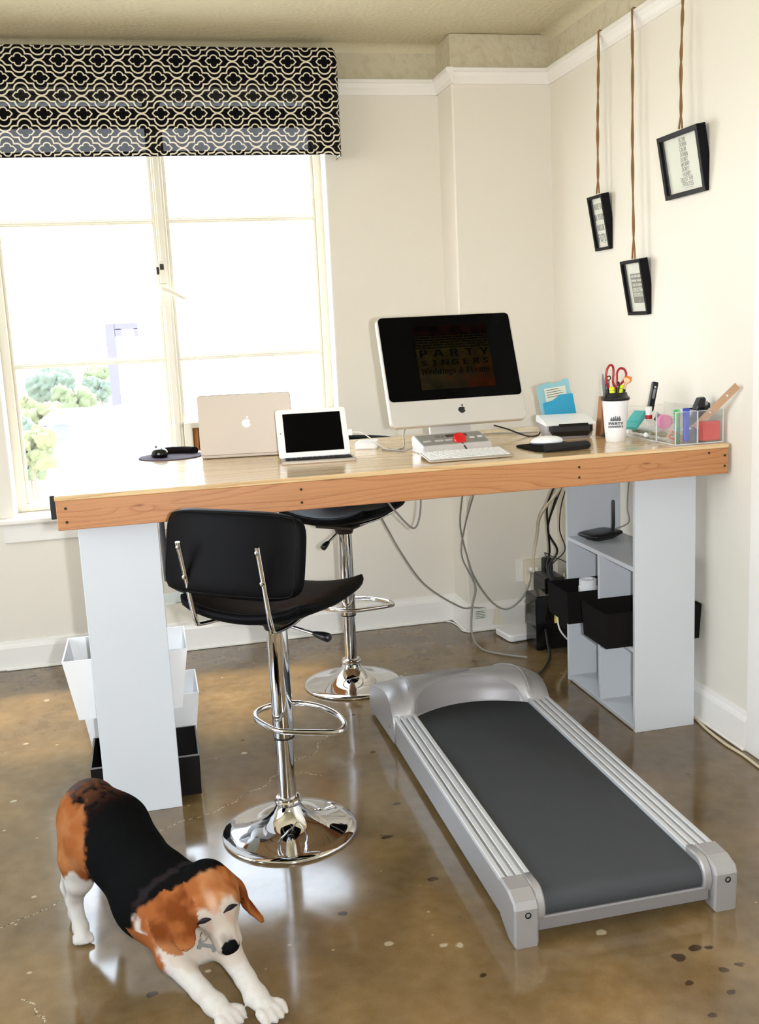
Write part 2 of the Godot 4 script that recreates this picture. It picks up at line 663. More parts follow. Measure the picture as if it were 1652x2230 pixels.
func build_room() -> void:
	var fl := struct("floor", "brown polished concrete floor with cracks and pits", "floor")
	var s := begin()
	var e := 0.25
	var x0 := XL - e
	var x1 := e
	var z0 := -e
	var z1 := ZB + e
	var c := [Vector3(x0, 0, z0), Vector3(x0, 0, z1), Vector3(x1, 0, z1), Vector3(x1, 0, z0)]
	for i in [0, 2, 1, 0, 3, 2]:
		s.set_uv(Vector2((c[i].x + 3.2) / 3.2, c[i].z / 3.2))
		s.add_vertex(c[i])
	part(s, "concrete_surface", M.polished_concrete, fl)
	span_part("slab", M.frieze_paint, fl, x0, x1, -0.25, -0.002, z0, z1)
	var ce := struct("ceiling", "beige plaster ceiling", "ceiling")
	span_part("plaster", M.ceiling_paint, ce, x0, x1, H, H + 0.2, z0, z1)
	# soft plaster fillet where the ceiling meets the wall
	s = begin()
	for i in 6:
		var a := PI / 2 * i / 6
		var b := PI / 2 * (i + 1) / 6
		var r := 0.05
		s.set_smooth_group(2)
		quad(s, Vector3(XL, H - r + r * sin(a), r - r * cos(a)), Vector3(0, H - r + r * sin(a), r - r * cos(a)), Vector3(0, H - r + r * sin(b), r - r * cos(b)), Vector3(XL, H - r + r * sin(b), r - r * cos(b)))
		quad(s, Vector3(-r + r * cos(a), H - r + r * sin(a), 0), Vector3(-r + r * cos(a), H - r + r * sin(a), ZB), Vector3(-r + r * cos(b), H - r + r * sin(b), ZB), Vector3(-r + r * cos(b), H - r + r * sin(b), 0))
	part(s, "plaster_fillet", M.ceiling_paint, ce)
	var wb := struct("wall_back", "cream painted wall around the window", "wall")
	s = begin()
	span(s, x0, WX0, 0, H, z0, 0)
	span(s, WX1, x1, 0, H, z0, 0)
	span(s, WX0, WX1, 0, WY0 - 0.03, z0, 0)
	span(s, WX0, WX1, WY1, H, z0, 0)
	part(s, "plaster", M.wall_paint, wb)
	s = begin()
	span(s, XL, PX, RT - 0.005, H - 0.02, 0, 0.004)
	part(s, "frieze", M.frieze_paint, wb)
	var wp := struct("wall_corner", "cream plastered pier in the corner of the room", "pier")
	span_part("plaster", M.wall_paint, wp, PX, 0.1, 0, H, -0.1, PZ, 0.006)
	s = begin()
	span(s, PX - 0.004, 0.08, RT - 0.005, H - 0.002, -0.08, PZ + 0.004, 0.003)
	part(s, "frieze", M.frieze_paint, wp)
	var wr := struct("wall_right", "cream painted wall with hanging picture frames", "wall")
	s = begin()
	span(s, 0, e, 0, H, 0, 1.94)
	span(s, 0, e, 2.07, H, 1.94, 2.78)
	span(s, 0, e, 0, H, 2.78, z1)
	part(s, "plaster", M.wall_paint, wr)
	s = begin()
	span(s, -0.004, 0, RT - 0.005, H - 0.02, PZ + 0.004, ZB)
	part(s, "frieze", M.frieze_paint, wr)
	var wl := struct("wall_left", "cream painted wall with a second window", "wall")
	s = begin()
	span(s, x0, XL, 0, H, 0, 1.3)
	span(s, x0, XL, 0, H, 4.3, z1)
	span(s, x0, XL, 0, WY0 - 0.03, 1.3, 4.3)
	span(s, x0, XL, WY1, H, 1.3, 4.3)
	part(s, "plaster", M.wall_paint, wl)
	var wf := struct("wall_front", "cream painted wall behind the viewer", "wall")
	span_part("plaster", M.wall_paint, wf, XL, 0, 0, H, ZB, z1)
	# skirting
	var bb := struct("baseboard_back", "white painted skirting board under the window", "skirting")
	skirting(bb, Vector3(XL, 0, 0), Vector3(PX, 0, 0), Vector3(0, 0, 1))
	var bp := struct("baseboard_corner", "white painted skirting board around the pier", "skirting")
	skirting(bp, Vector3(PX, 0, 0.0), Vector3(PX, 0, PZ + 0.016), Vector3(-1, 0, 0))
	skirting(bp, Vector3(PX, 0, PZ), Vector3(0, 0, PZ), Vector3(0, 0, 1))
	var br := struct("baseboard_right", "white painted skirting board along the side wall", "skirting")
	skirting(br, Vector3(0, 0, PZ), Vector3(0, 0, 1.85), Vector3(-1, 0, 0))
	skirting(br, Vector3(0, 0, 2.87), Vector3(0, 0, ZB), Vector3(-1, 0, 0))
	var bl := struct("baseboard_left", "white painted skirting board under the second window", "skirting")
	skirting(bl, Vector3(XL, 0, ZB), Vector3(XL, 0, 0), Vector3(1, 0, 0))
	# picture rail
	var t1 := struct("trim_1", "white picture rail beside the window", "picture rail")
	rail(t1, Vector3(XL, 0, 0), Vector3(WX0 - 0.02, 0, 0), Vector3(0, 0, 1))
	rail(t1, Vector3(WX1 + 0.02, 0, 0), Vector3(PX, 0, 0), Vector3(0, 0, 1))
	var t2 := struct("trim_2", "white picture rail around the pier", "picture rail")
	rail(t2, Vector3(PX, 0, 0), Vector3(PX, 0, PZ + 0.03), Vector3(-1, 0, 0))
	rail(t2, Vector3(PX, 0, PZ), Vector3(0, 0, PZ), Vector3(0, 0, 1))
	var t3 := struct("trim_3", "white picture rail that the twines hang from", "picture rail")
	rail(t3, Vector3(0, 0, PZ), Vector3(0, 0, ZB), Vector3(-1, 0, 0))
	# door at the edge of the picture
	var d := struct("door_1", "white painted door casing at the edge of the wall", "door")
	s = begin()
	span(s, -0.016, 0.0, 0, 2.137, 1.85, 1.945, 0.004)
	span(s, -0.016, 0.0, 0, 2.137, 2.775, 2.87, 0.004)
	span(s, -0.0165, 0.0, 2.06, 2.14, 1.85, 2.87, 0.004)
	part(s, "casing", M.trim_paint, d)
	var leaf := span_part("leaf", M.trim_paint, d, 0.05, 0.09, 0.005, 2.07, 1.945, 2.775, 0.002)
	for q in [[0.15, 0.95], [1.05, 1.95]]:
		span_part("panel", M.trim_paint, leaf, 0.042, 0.052, q[0], q[1], 2.05, 2.67, 0.004)
	s = begin()
	lathe(s, [Vector2(0, 0), Vector2(0.012, 0), Vector2(0.012, 0.03), Vector2(0.026, 0.04), Vector2(0.026, 0.055), Vector2(0.016, 0.066), Vector2(0, 0.068)], 20, Transform3D(Basis(Vector3.BACK, PI / 2), Vector3(0.05, 1.0, 2.02)))
	part(s, "knob", M.brass, leaf)

func skirting(parent: Node3D, a: Vector3, b: Vector3, out: Vector3) -> void:
	var s := begin()
	var p := PackedVector2Array([Vector2(0, 0), Vector2(0.016, 0), Vector2(0.016, 0.1), Vector2(0.012, 0.112), Vector2(0.008, 0.118), Vector2(0.006, 0.13), Vector2(0, 0.132)])
	var along := b - a
	prism(s, p, 0.0, along.length(), Transform3D(Basis(out, Vector3.UP, out.cross(Vector3.UP)) if out.cross(Vector3.UP).dot(along) > 0.0 else Basis(out, Vector3.UP, -out.cross(Vector3.UP)), a))
	part(s, "board", M.trim_paint, parent)
	s = begin()
	span_bar(s, a + out * 0.016, b + out * 0.016, out, 0.012, 0.012)
	part(s, "shoe_bead", M.trim_paint, parent)

func span_bar(s: SurfaceTool, a: Vector3, b: Vector3, out: Vector3, t: float, h: float) -> void:
	var mid := (a + b) / 2 + out * t / 2 + Vector3.UP * h / 2
	var l := (b - a).length()
	box(s, mid, Vector3(absf(out.x) * t + absf(out.z) * l, h, absf(out.z) * t + absf(out.x) * l), 0.004)

func rail(parent: Node3D, a: Vector3, b: Vector3, out: Vector3) -> void:
	var s := begin()
	var p := PackedVector2Array([Vector2(0, RB), Vector2(0.010, RB), Vector2(0.012, RB + 0.016), Vector2(0.02, RB + 0.03), Vector2(0.024, RB + 0.046), Vector2(0.032, RB + 0.05), Vector2(0.032, RT - 0.003), Vector2(0.026, RT), Vector2(0, RT)])
	var side := out.cross(Vector3.UP)
	if side.dot(b - a) < 0.0:
		side = -side
	prism(s, p, 0.0, (b - a).length(), Transform3D(Basis(out, Vector3.UP, side), a))
	part(s, "moulding", M.trim_paint, parent)

func pane_at(parent: Node3D, x0: float, x1: float, y0: float, y1: float, z: float) -> void:
	span_part("pane", M.window_glass, parent, x0, x1, y0, y1, z - 0.0015, z + 0.0015)

func build_window() -> void:
	var w := struct("window_1", "white steel casement window with six panes", "window")
	var zf := -0.15
	var s := begin()
	span(s, WX0, -2.455, WY0, WY1, zf - 0.03, zf + 0.03, 0.004)
	span(s, -1.035, WX1, WY0, WY1, zf - 0.03, zf + 0.03, 0.004)
	span(s, -2.46, -1.03, WY0, 0.735, zf - 0.03, zf + 0.03, 0.004)
	span(s, -2.46, -1.03, 2.495, WY1, zf - 0.03, zf + 0.03, 0.004)
	part(s, "frame", M.steel_paint, w)
	s = begin()
	span(s, -1.772, -1.722, 0.735, 2.495, zf - 0.025, zf + 0.028, 0.004)
	span(s, -1.762, -1.735, 0.74, 2.38, zf + 0.027, zf + 0.036, 0.003)
	part(s, "mullion", M.steel_paint, w)
	var sides := [[-2.455, -1.772], [-1.722, -1.035]]
	var levels := [[0.735, 1.348], [1.372, 1.968], [1.992, 2.495]]
	for k in 2:
		var x0: float = sides[k][0]
		var x1: float = sides[k][1]
		s = begin()
		span(s, x0, x0 + 0.014, 0.735, 2.495, zf - 0.012, zf + 0.014, 0.002)
		span(s, x1 - 0.014, x1, 0.735, 2.495, zf - 0.012, zf + 0.014, 0.002)
		part(s, "sash", M.steel_paint, w)
		for y in [1.36, 1.98]:
			s = begin()
			span(s, x0, x1, y - 0.0125, y + 0.0125, zf - 0.008, zf + 0.010, 0.002)
			span(s, x0, x1, y - 0.005, y + 0.005, zf + 0.009, zf + 0.017, 0.002)
			part(s, "muntin", M.steel_paint, w)
		for n in 3:
			var y0: float = levels[n][0]
			if k == 1 and n == 0:
				y0 = 1.062
			pane_at(w, x0, x1, y0, levels[n][1], zf - 0.004)
	# lever handle and old latch on the mullion
	s = begin()
	span(s, -1.776, -1.738, 1.60, 1.70, zf + 0.028, zf + 0.046, 0.003)
	var plate := part(s, "handle_plate", M.steel_paint, w)
	s = begin()
	tube(s, [Vector3(-1.757, 1.672, zf + 0.044), Vector3(-1.757, 1.672, zf + 0.075)], 0.013, 12)
	tube(s, spline([Vector3(-1.765, 1.675, zf + 0.075), Vector3(-1.735, 1.664, zf + 0.082), Vector3(-1.70, 1.645, zf + 0.085), Vector3(-1.668, 1.628, zf + 0.082)]), [0.013, 0.013, 0.013, 0.013, 0.0125, 0.012, 0.012, 0.0115, 0.011, 0.0105, 0.010, 0.0095, 0.009, 0.0085, 0.008, 0.008, 0.0085, 0.010, 0.011], 10)
	part(s, "lever", M.steel_paint, plate)
	s = begin()
	span(s, -1.80, -1.775, 1.668, 1.676, zf + 0.02, zf + 0.03, 0.001)
	part(s, "bolt", M.steel, plate)
	s = begin()
	span(s, -1.772, -1.742, 1.70, 1.80, zf + 0.030, zf + 0.043, 0.003)
	var latch := part(s, "latch", M.steel_paint, w)
	s = begin()
	span(s, -1.768, -1.75, 1.762, 1.788, zf + 0.042, zf + 0.047, 0.002)
	span(s, -1.784, -1.772, 1.742, 1.775, zf + 0.02, zf + 0.042, 0.003)
	part(s, "catch", M.dark_metal, latch)
	# stool, apron and lining
	s = begin()
	span(s, WX0 - 0.07, WX1 + 0.07, WY0 - 0.03, WY0, -0.02, 0.055, 0.008)
	span(s, WX0, WX1, WY0 - 0.03, WY0, -0.25, -0.015)
	part(s, "sill", M.trim_paint, w)
	s = begin()
	span(s, WX0 - 0.05, WX1 + 0.05, WY0 - 0.115, WY0 - 0.03, 0.0, 0.022, 0.005)
	part(s, "apron", M.trim_paint, w)
	s = begin()
	span(s, WX0, WX0 + 0.006, WY0, WY1, -0.12, 0.0)
	span(s, WX1 - 0.006, WX1, WY0, WY1, -0.12, 0.0)
	span(s, WX0, WX1, WY1 - 0.006, WY1, -0.12, 0.0)
	part(s, "reveal", M.trim_paint, w)
	# slatted panel set into the lower half of one casement
	var p := thing("slatted_panel", "beige framed panel of upright orange-brown wooden slats in window behind silver laptop", "slatted panel", Vector3(-1.38, 0.735, zf))
	s = begin()
	span(s, -0.34, -0.30, 0, 0.325, -0.02, 0.045, 0.003)
	span(s, 0.30, 0.34, 0, 0.325, -0.02, 0.045, 0.003)
	span(s, -0.34, 0.34, 0.30, 0.327, -0.021, 0.046, 0.003)
	span(s, -0.34, 0.34, 0, 0.03, -0.021, 0.046, 0.003)
	part(s, "frame", M.steel_paint, p)
	span_part("backing", M.dark_metal, p, -0.30, 0.30, 0.03, 0.30, -0.015, -0.01)
	s = begin()
	span(s, -0.0115, 0.0115, 0.03, 0.30, 0.0, 0.03, 0.003)
	s.generate_normals()
	var slat := s.commit()
	for k in 23:
		part_mesh(slat, "slat", M.slat_wood, p).position.x = -0.286 + k * 0.026
	# the second window, beyond the edge of the picture
	var w2 := struct("window_2", "white steel window in the side wall", "window")
	var xf := XL - 0.15
	s = begin()
	for z in [1.3, 2.28, 3.26, 4.24]:
		span(s, xf - 0.03, xf + 0.03, WY0, WY1, z, z + 0.06, 0.004)
	span(s, xf - 0.03, xf + 0.03, WY0, WY0 + 0.04, 1.3, 4.3, 0.004)
	span(s, xf - 0.03, xf + 0.03, WY1 - 0.04, WY1, 1.3, 4.3, 0.004)
	part(s, "frame", M.steel_paint, w2)
	for z in [1.36, 2.34, 3.32]:
		for y in [1.36, 1.98]:
			span_part("muntin", M.steel_paint, w2, xf - 0.01, xf + 0.014, y - 0.0125, y + 0.0125, z, z + 0.92, 0.002)
		for q in [[0.74, 1.348], [1.372, 1.968], [1.992, 2.38]]:
			span_part("pane", M.window_glass, w2, xf - 0.0055, xf - 0.0025, q[0], q[1], z, z + 0.92)
	s = begin()
	span(s, XL - 0.25, XL + 0.05, WY0 - 0.03, WY0, 1.3, 4.3, 0.006)
	part(s, "sill", M.trim_paint, w2)

# ---------------------------------------------------------------- the town seen through the window
func build_outside() -> void:
	var pale := mat("pale_render", srgb(235, 233, 230), 0.9)
	var violet := mat("violet_render", srgb(84, 80, 106), 0.9)
	var dark := mat("far_window", srgb(90, 97, 112), 0.4)
	var bark := mat("bark", srgb(110, 95, 80), 0.9)
	var greens := [mat("leaf_a", srgb(90, 100, 68), 0.9), mat("leaf_b", srgb(82, 95, 80), 0.9), mat("leaf_c", srgb(102, 106, 70), 0.9)]
	var ground := struct("ground", "pale streets and lots far below", "ground")
	span_part("land", mat("far_ground", srgb(214, 210, 202), 0.95), ground, -700, 700, -19, -18, -1200, -6)
	# the white tower with the violet side
	var t := thing("tower_block", "white tower block with a violet-grey end wall and open roof frame", "building", Vector3(0, -18, -115))
	span_part("body", pale, t, -4.95, 12.0, 0, 20.2, -14, 0)
	span_part("end_wall", violet, t, -5.95, -4.9, 0, 21.1, -14, 0.4)
	var fr := begin()
	span(fr, -4.95, -2.4, 20.4, 21.1, -3, 0.4)
	span(fr, -2.85, -2.4, 19.6, 20.5, -3, 0.4)
	span(fr, -4.95, -4.2, 19.7, 20.5, -3, 0.4)
	part(fr, "roof_frame", violet, t)
	var wm := begin()
	span(wm, -0.24, 0.24, -0.5, 0.5, -0.2, 0.06)
	wm.generate_normals()
	var win := wm.commit()
	for y in [17.95, 14.0, 12.7, 9.0, 7.7]:
		for k in 14:
			part_mesh(win, "window", dark, t).position = Vector3(-3.9 + k * 1.02, y, 0)
	# the low building in front with two dark openings
	var b := thing("low_building", "low white flat-roofed building with two dark window bands", "building", Vector3(0, -18, -70))
	span_part("body", pale, b, -9.0, 4.0, 0, 13.7, -12, 0)
	span_part("roof", pale, b, -9.5, 4.3, 13.7, 14.0, -12.4, 0.5)
	span_part("window", dark, b, -8.55, -7.6, 13.0, 13.7, -0.1, 0.05)
	span_part("window", dark, b, -8.55, -7.85, 12.3, 12.85, -0.1, 0.05)
	span_part("side_wall", violet, b, -9.2, -8.98, 11.9, 13.6, -12, 0.02)
	var c := thing("long_building", "long white building at the foot of the white tower", "building", Vector3(0, -18, -88))
	span_part("body", pale, c, -6.5, 16.0, 0, 8.6, -16, 0)
	for k in 9:
		part_mesh(win, "window", dark, c).position = Vector3(-5.6 + k * 1.6, 6.6, 0)
	# trees
	var specs := [["round dark green tree left of the white tower", -17.2, -6.4, -166, 3.3, 1], ["bushy yellow-green tree beside the white tower", -13.2, -7.2, -157, 3.0, 0], ["spreading olive tree at the edge of the window frame", -21.0, -8.8, -156, 3.2, 2], ["low pale tree in front of the round dark tree", -17.4, -9.5, -147, 3.0, 2], ["small grey-green tree touching the violet end wall", -9.2, -6.6, -164, 2.2, 1], ["tall feathery tree beside the low white building", -9.1, -4.9, -60, 1.35, 2], ["dark lower tree below the spreading olive tree", -19.9, -11.2, -139, 3.2, 1], ["far blue-green treetop on the horizon above the round tree", -30.0, -11.5, -330, 6.0, 1], ["far faint treetop on the horizon beside the tower", -16.0, -12.0, -330, 5.0, 0], ["shrubby tree at the foot of the low white building", -10.0, -6.9, -66, 1.1, 0]]
	var k := 0
	for q in specs:
		var base_y := -18.0
		var o := thing("tree", q[0], "tree", Vector3(q[1], base_y, q[3]), 0.0, "trees seen through the window")
		var cy: float = q[2] - base_y
		crown(o, cy, q[4], greens[q[5]], 40 + k)
		var s := begin()
		tube(s, [Vector3(0, 0, 0), Vector3(0.1, cy * 0.6, 0), Vector3(0, cy, 0)], [q[4] * 0.12, q[4] * 0.09, q[4] * 0.05], 7)
		part(s, "trunk", bark, o)
		k += 1

func crown(o: Node3D, cy: float, r: float, m: Material, seed_: int) -> void:
	var rng := RandomNumberGenerator.new()
	rng.seed = seed_
	var n := FastNoiseLite.new()
	n.seed = seed_
	n.frequency = 2.6 / r
	n.fractal_octaves = 4
	var s := begin()
	for b in 11:
		var c := Vector3(rng.randf_range(-0.7, 0.7), rng.randf_range(-0.55, 0.5), rng.randf_range(-0.5, 0.5)) * r + Vector3(0, cy, 0)
		var br := r * rng.randf_range(0.32, 0.55)
		var rings := []
		for i in 17:
			var ph := PI * (i + 0.15) / 16.3
			var ring := []
			for j in 24:
				var th := TAU * j / 24.0
				var d := Vector3(sin(ph) * cos(th), -cos(ph), -sin(ph) * sin(th))
				var p := c + d * br
				ring.append(c + d * br * (1.0 + 0.8 * n.get_noise_3dv(p)))
			rings.append(ring)
		loft(s, rings, false, true, 3)
	part(s, "crown", m, o)

# ---------------------------------------------------------------- desk and shelf units
const DX0 := -2.1567
const DX1 := -0.0125
const DZ0 := 0.8039
const DZ1 := 1.7191
const BOARD0 := 0.9283
const BOARD1 := 1.0149

func build_desk() -> void:
	var d := thing("standing_desk", "long tall desk with pale pine top and orange pine edge boards", "desk", Vector3(0, 0, 0))
	span_part("tabletop", M.pine_top, d, DX0, DX1, BOARD1, DESK, DZ0, DZ1, 0.0015)
	var front := span_part("edge_board", M.pine_board, d, DX0 + 0.002, DX1, BOARD0, BOARD1, DZ1 - 0.038, DZ1 - 0.001, 0.002)
	span_part("edge_board", M.pine_board, d, DX0 + 0.002, DX1, BOARD0, BOARD1, DZ0 + 0.001, DZ0 + 0.038, 0.002)
	for x in [DX0 + 0.002, -1.46, -0.66, DX1 - 0.038]:
		span_part("cross_board", M.pine_board, d, x, x + 0.038, BOARD0, BOARD1, DZ0 + 0.038, DZ1 - 0.038, 0.002)
	# screw heads in pairs along the front board
	var s := begin()
	lathe(s, [Vector2(0, 0), Vector2(0.0042, 0), Vector2(0.0042, 0.0008), Vector2(0.003, 0.0016), Vector2(0.0012, 0.0018), Vector2(0.0011, 0.0006), Vector2(0, 0.0005)], 12)
	s.generate_normals()
	var screw := s.commit()
	for q in [[-2.128, 0.992], [-2.128, 0.952], [-1.445, 0.992], [-1.445, 0.952], [-0.545, 0.990], [-0.545, 0.957], [-0.027, 0.990], [-0.027, 0.955], [-0.085, 1.002]]:
		var o := part_mesh(screw, "screw", M.dark_metal, front)
		o.transform = Transform3D(Basis(Vector3.RIGHT, PI / 2), Vector3(q[0], q[1], DZ1 - 0.0012))
	# black metal plate on the left end
	span_part("end_plate", M.black_plastic, d, DX0 - 0.016, DX0 + 0.002, 0.958, DESK - 0.002, 1.60, 1.69, 0.002, "black plate on the desk end")

func shelf_unit(label: String, x0: float, x1: float, z0: float, z1: float) -> Node3D:
	var o := thing("shelf_unit", label, "shelf", Vector3((x0 + x1) / 2, 0, (z0 + z1) / 2), 0.0, "white shelf units holding up the desk")
	var hx := (x1 - x0) / 2
	var hz := (z1 - z0) / 2
	var t := 0.016
	span_part("side_panel", M.white_board, o, -hx, hx, 0, BOARD0, hz - t, hz, 0.0012)
	span_part("side_panel", M.white_board, o, -hx, hx, 0, BOARD0, -hz, -hz + t, 0.0012)
	for y in [0.004, 0.292, 0.586]:
		span_part("shelf", M.white_board, o, -hx + 0.001, hx - 0.001, y, y + t, -hz + t, hz - t, 0.001)
	span_part("shelf", M.white_board, o, -hx + 0.001, hx - 0.001, BOARD0 - t, BOARD0 - 0.0005, -hz + t, hz - t, 0.001)
	for q in [[0.02, 0.292], [0.308, 0.586]]:
		span_part("divider", M.white_board, o, -hx + 0.002, hx - 0.002, q[0], q[1], -t / 2, t / 2, 0.001)
	return o

# an open box with thin walls that widens towards the top; long side along x
func bin(called: String, label: String, m: Material, at: Vector3, lb: float, lt: float, wb: float, wt: float, h: float, group: String, slot := false, edge: Material = null) -> Node3D:
	var o := thing(called, label, "bin", at, 0.0, group)
	var t := 0.004
	var s := begin()
	var ring := func(l: float, w: float, y: float) -> Array:
		return [Vector3(-l / 2, y, w / 2), Vector3(l / 2, y, w / 2), Vector3(l / 2, y, -w / 2), Vector3(-l / 2, y, -w / 2)]
	var rings := [ring.call(lb, wb, 0.0), ring.call(lt, wt, h), ring.call(lt - 2 * t, wt - 2 * t, h), ring.call(lb - 2 * t, wb - 2 * t, t)]
	loft(s, rings, false, true, -1)
	part(s, "body", m, o)
	if edge:
		s = begin()
		span(s, -lt / 2, lt / 2, h - 0.003, h + 0.001, wt / 2 - t, wt / 2 + 0.0005)
		span(s, -lt / 2, lt / 2, h - 0.003, h + 0.001, -wt / 2 - 0.0005, -wt / 2 + t)
		span(s, -lt / 2 - 0.0005, -lt / 2 + t, h - 0.003, h + 0.001, -wt / 2, wt / 2)
		span(s, lt / 2 - t, lt / 2 + 0.0005, h - 0.003, h + 0.001, -wt / 2, wt / 2)
		part(s, "rim", edge, o)
	if slot:
		for e in [-1, 1]:
			s = begin()
			prism(s, round_rect(0.07, 0.018, 0.009), -0.0006, 0.0006, Transform3D(Basis(Vector3.UP, PI / 2), Vector3(e * (lt / 2 - 0.006), h - 0.045, 0)))
			part(s, "grip_slot", M.bin_edge, o)
	return o

func build_shelves() -> void:
	var lx := -1.9903
	shelf_unit("tall white wooden shelf unit behind the beagle", -2.1058, -1.8748, 1.06, 1.6518)
	shelf_unit("tall white wooden shelf unit beside the treadmill and side wall", -0.2875, -0.0577, 0.9978, 1.5915)
	bin("white_bin", "white tapered bin on the middle shelf above the black bin", M.white_plastic, Vector3(lx - 0.016, 0.309, 1.502), 0.315, 0.375, 0.20, 0.255, 0.20, "white bins in the shelf unit", true)
	bin("white_bin", "white tapered bin standing lowest behind the black bin", M.white_plastic, Vector3(lx + 0.008, 0.021, 1.205), 0.33, 0.39, 0.20, 0.255, 0.235, "white bins in the shelf unit", true)
	bin("black_bin", "black fabric bin at floor level behind the beagle", M.black_fabric, Vector3(lx + 0.014, 0.021, 1.502), 0.33, 0.335, 0.24, 0.25, 0.135, "black fabric bins", false, M.bin_edge)
	bin("black_bin", "black fabric bin beside the wall outlet cords in shelf unit", M.black_fabric, Vector3(-0.22, 0.309, 1.135), 0.32, 0.33, 0.19, 0.198, 0.125, "black fabric bins")
	bin("black_bin", "black fabric bin overhanging the treadmill side of shelf unit", M.black_fabric, Vector3(-0.1975, 0.309, 1.458), 0.36, 0.372, 0.19, 0.20, 0.128, "black fabric bins")
	# white roll in the far black bin
	var r := thing("adhesive_roll", "white roll standing in the black bin near the cords", "roll", Vector3(-0.27, 0.3135, 1.165))
	var s := begin()
	lathe(s, [Vector2(0, 0), Vector2(0.034, 0), Vector2(0.034, 0.09), Vector2(0.036, 0.092), Vector2(0.036, 0.12), Vector2(0.034, 0.122), Vector2(0.034, 0.148), Vector2(0.02, 0.15), Vector2(0.02, 0.08), Vector2(0, 0.08)], 24)
	part(s, "rolls", M.white_plastic, r)
	# router with its antenna
	var ro := thing("wifi_router", "flat black router with one upright antenna on the white shelf", "router", Vector3(-0.185, 0.602, 1.10), 0.35)
	s = begin()
	var rings := []
	for q in [[0.0, 0.62], [0.006, 0.7], [0.018, 0.98], [0.022, 1.0], [0.027, 0.96], [0.031, 0.8], [0.033, 0.4]]:
		var ring := []
		for v in round_rect(0.165 * q[1], 0.115 * q[1], 0.03 * q[1]):
			ring.append(Vector3(v.x, q[0], -v.y))
		rings.append(ring)
	loft(s, rings, false, true, 2)
	part(s, "case", M.black_plastic, ro)
	s = begin()
	tube(s, [Vector3(0.02, 0.028, 0.045), Vector3(0.02, 0.06, 0.05), Vector3(0.02, 0.15, 0.05), Vector3(0.02, 0.157, 0.05)], [0.006, 0.0065, 0.0055, 0.003], 10)
	part(s, "antenna", M.black_plastic, ro)
	# papers and bag hanging inside the other unit
	var b := thing("hanging_bag", "dark grey mesh bag hanging beside the white shelf under desk", "bag", Vector3(-1.862, 0.66, 1.30))
	s = begin()
	cushion(s, 0.02, 0.20, 0.24, 0.3, func(_u, _v): return 0.12, Transform3D(), 6, 10)
	part(s, "pouch", mat("grey_mesh", srgb(96, 94, 98), 0.95), b)
	s = begin()
	tube(s, [Vector3(0, 0.23, -0.05), Vector3(0.0, 0.266, -0.02), Vector3(0.0, 0.266, 0.02), Vector3(0, 0.23, 0.05)], 0.006, 8)
	part(s, "strap", M.black_fabric, b)
	var l := thing("paper_sheaf", "white papers sticking out from the white shelf unit", "papers", Vector3(-1.90, 0.6025, 1.36))
	for k in 3:
		s = begin()
		box(s, Vector3(0.03 + 0.006 * k, 0.001 + k * 0.0022, 0.006 * k), Vector3(0.19, 0.0018, 0.13), 0.0, Basis(Vector3.UP, 0.16 * k - 0.1))
		part(s, "sheet", M.paper, l)

# ---------------------------------------------------------------- bar stools
func build_stools() -> void:
	var ring1 := [[-1.597, 1.974], [-1.634, 1.896], [-1.641, 1.849], [-1.629, 1.808], [-1.586, 1.780], [-1.516, 1.781], [-1.453, 1.828], [-1.411, 1.905], [-1.400, 1.991], [-1.414, 2.032], [-1.443, 2.046], [-1.549, 2.005]]
	var local := []
	for q in ring1:
		local.append(Vector3(q[0] + 1.5682, 0.345, q[1] - 1.9138))
	bar_stool("black leather bar stool on chrome base in front of the desk", Vector3(-1.5682, 0, 1.9138), 0.70, 0.702, local, 0.30, Vector3(0.128, 0.622, 0.13), 0.0)
	var turned := []
	for q in local:
		turned.append(Basis(Vector3.UP, 0.55) * (q * Vector3(0.95, 0.96, 0.95)))
	bar_stool("black leather bar stool on chrome base between desk and window", Vector3(-1.1404, 0, 0.7373), -2.42, 0.718, turned, 0.30, Vector3(-0.10, 0.60, 0.05), 0.0)

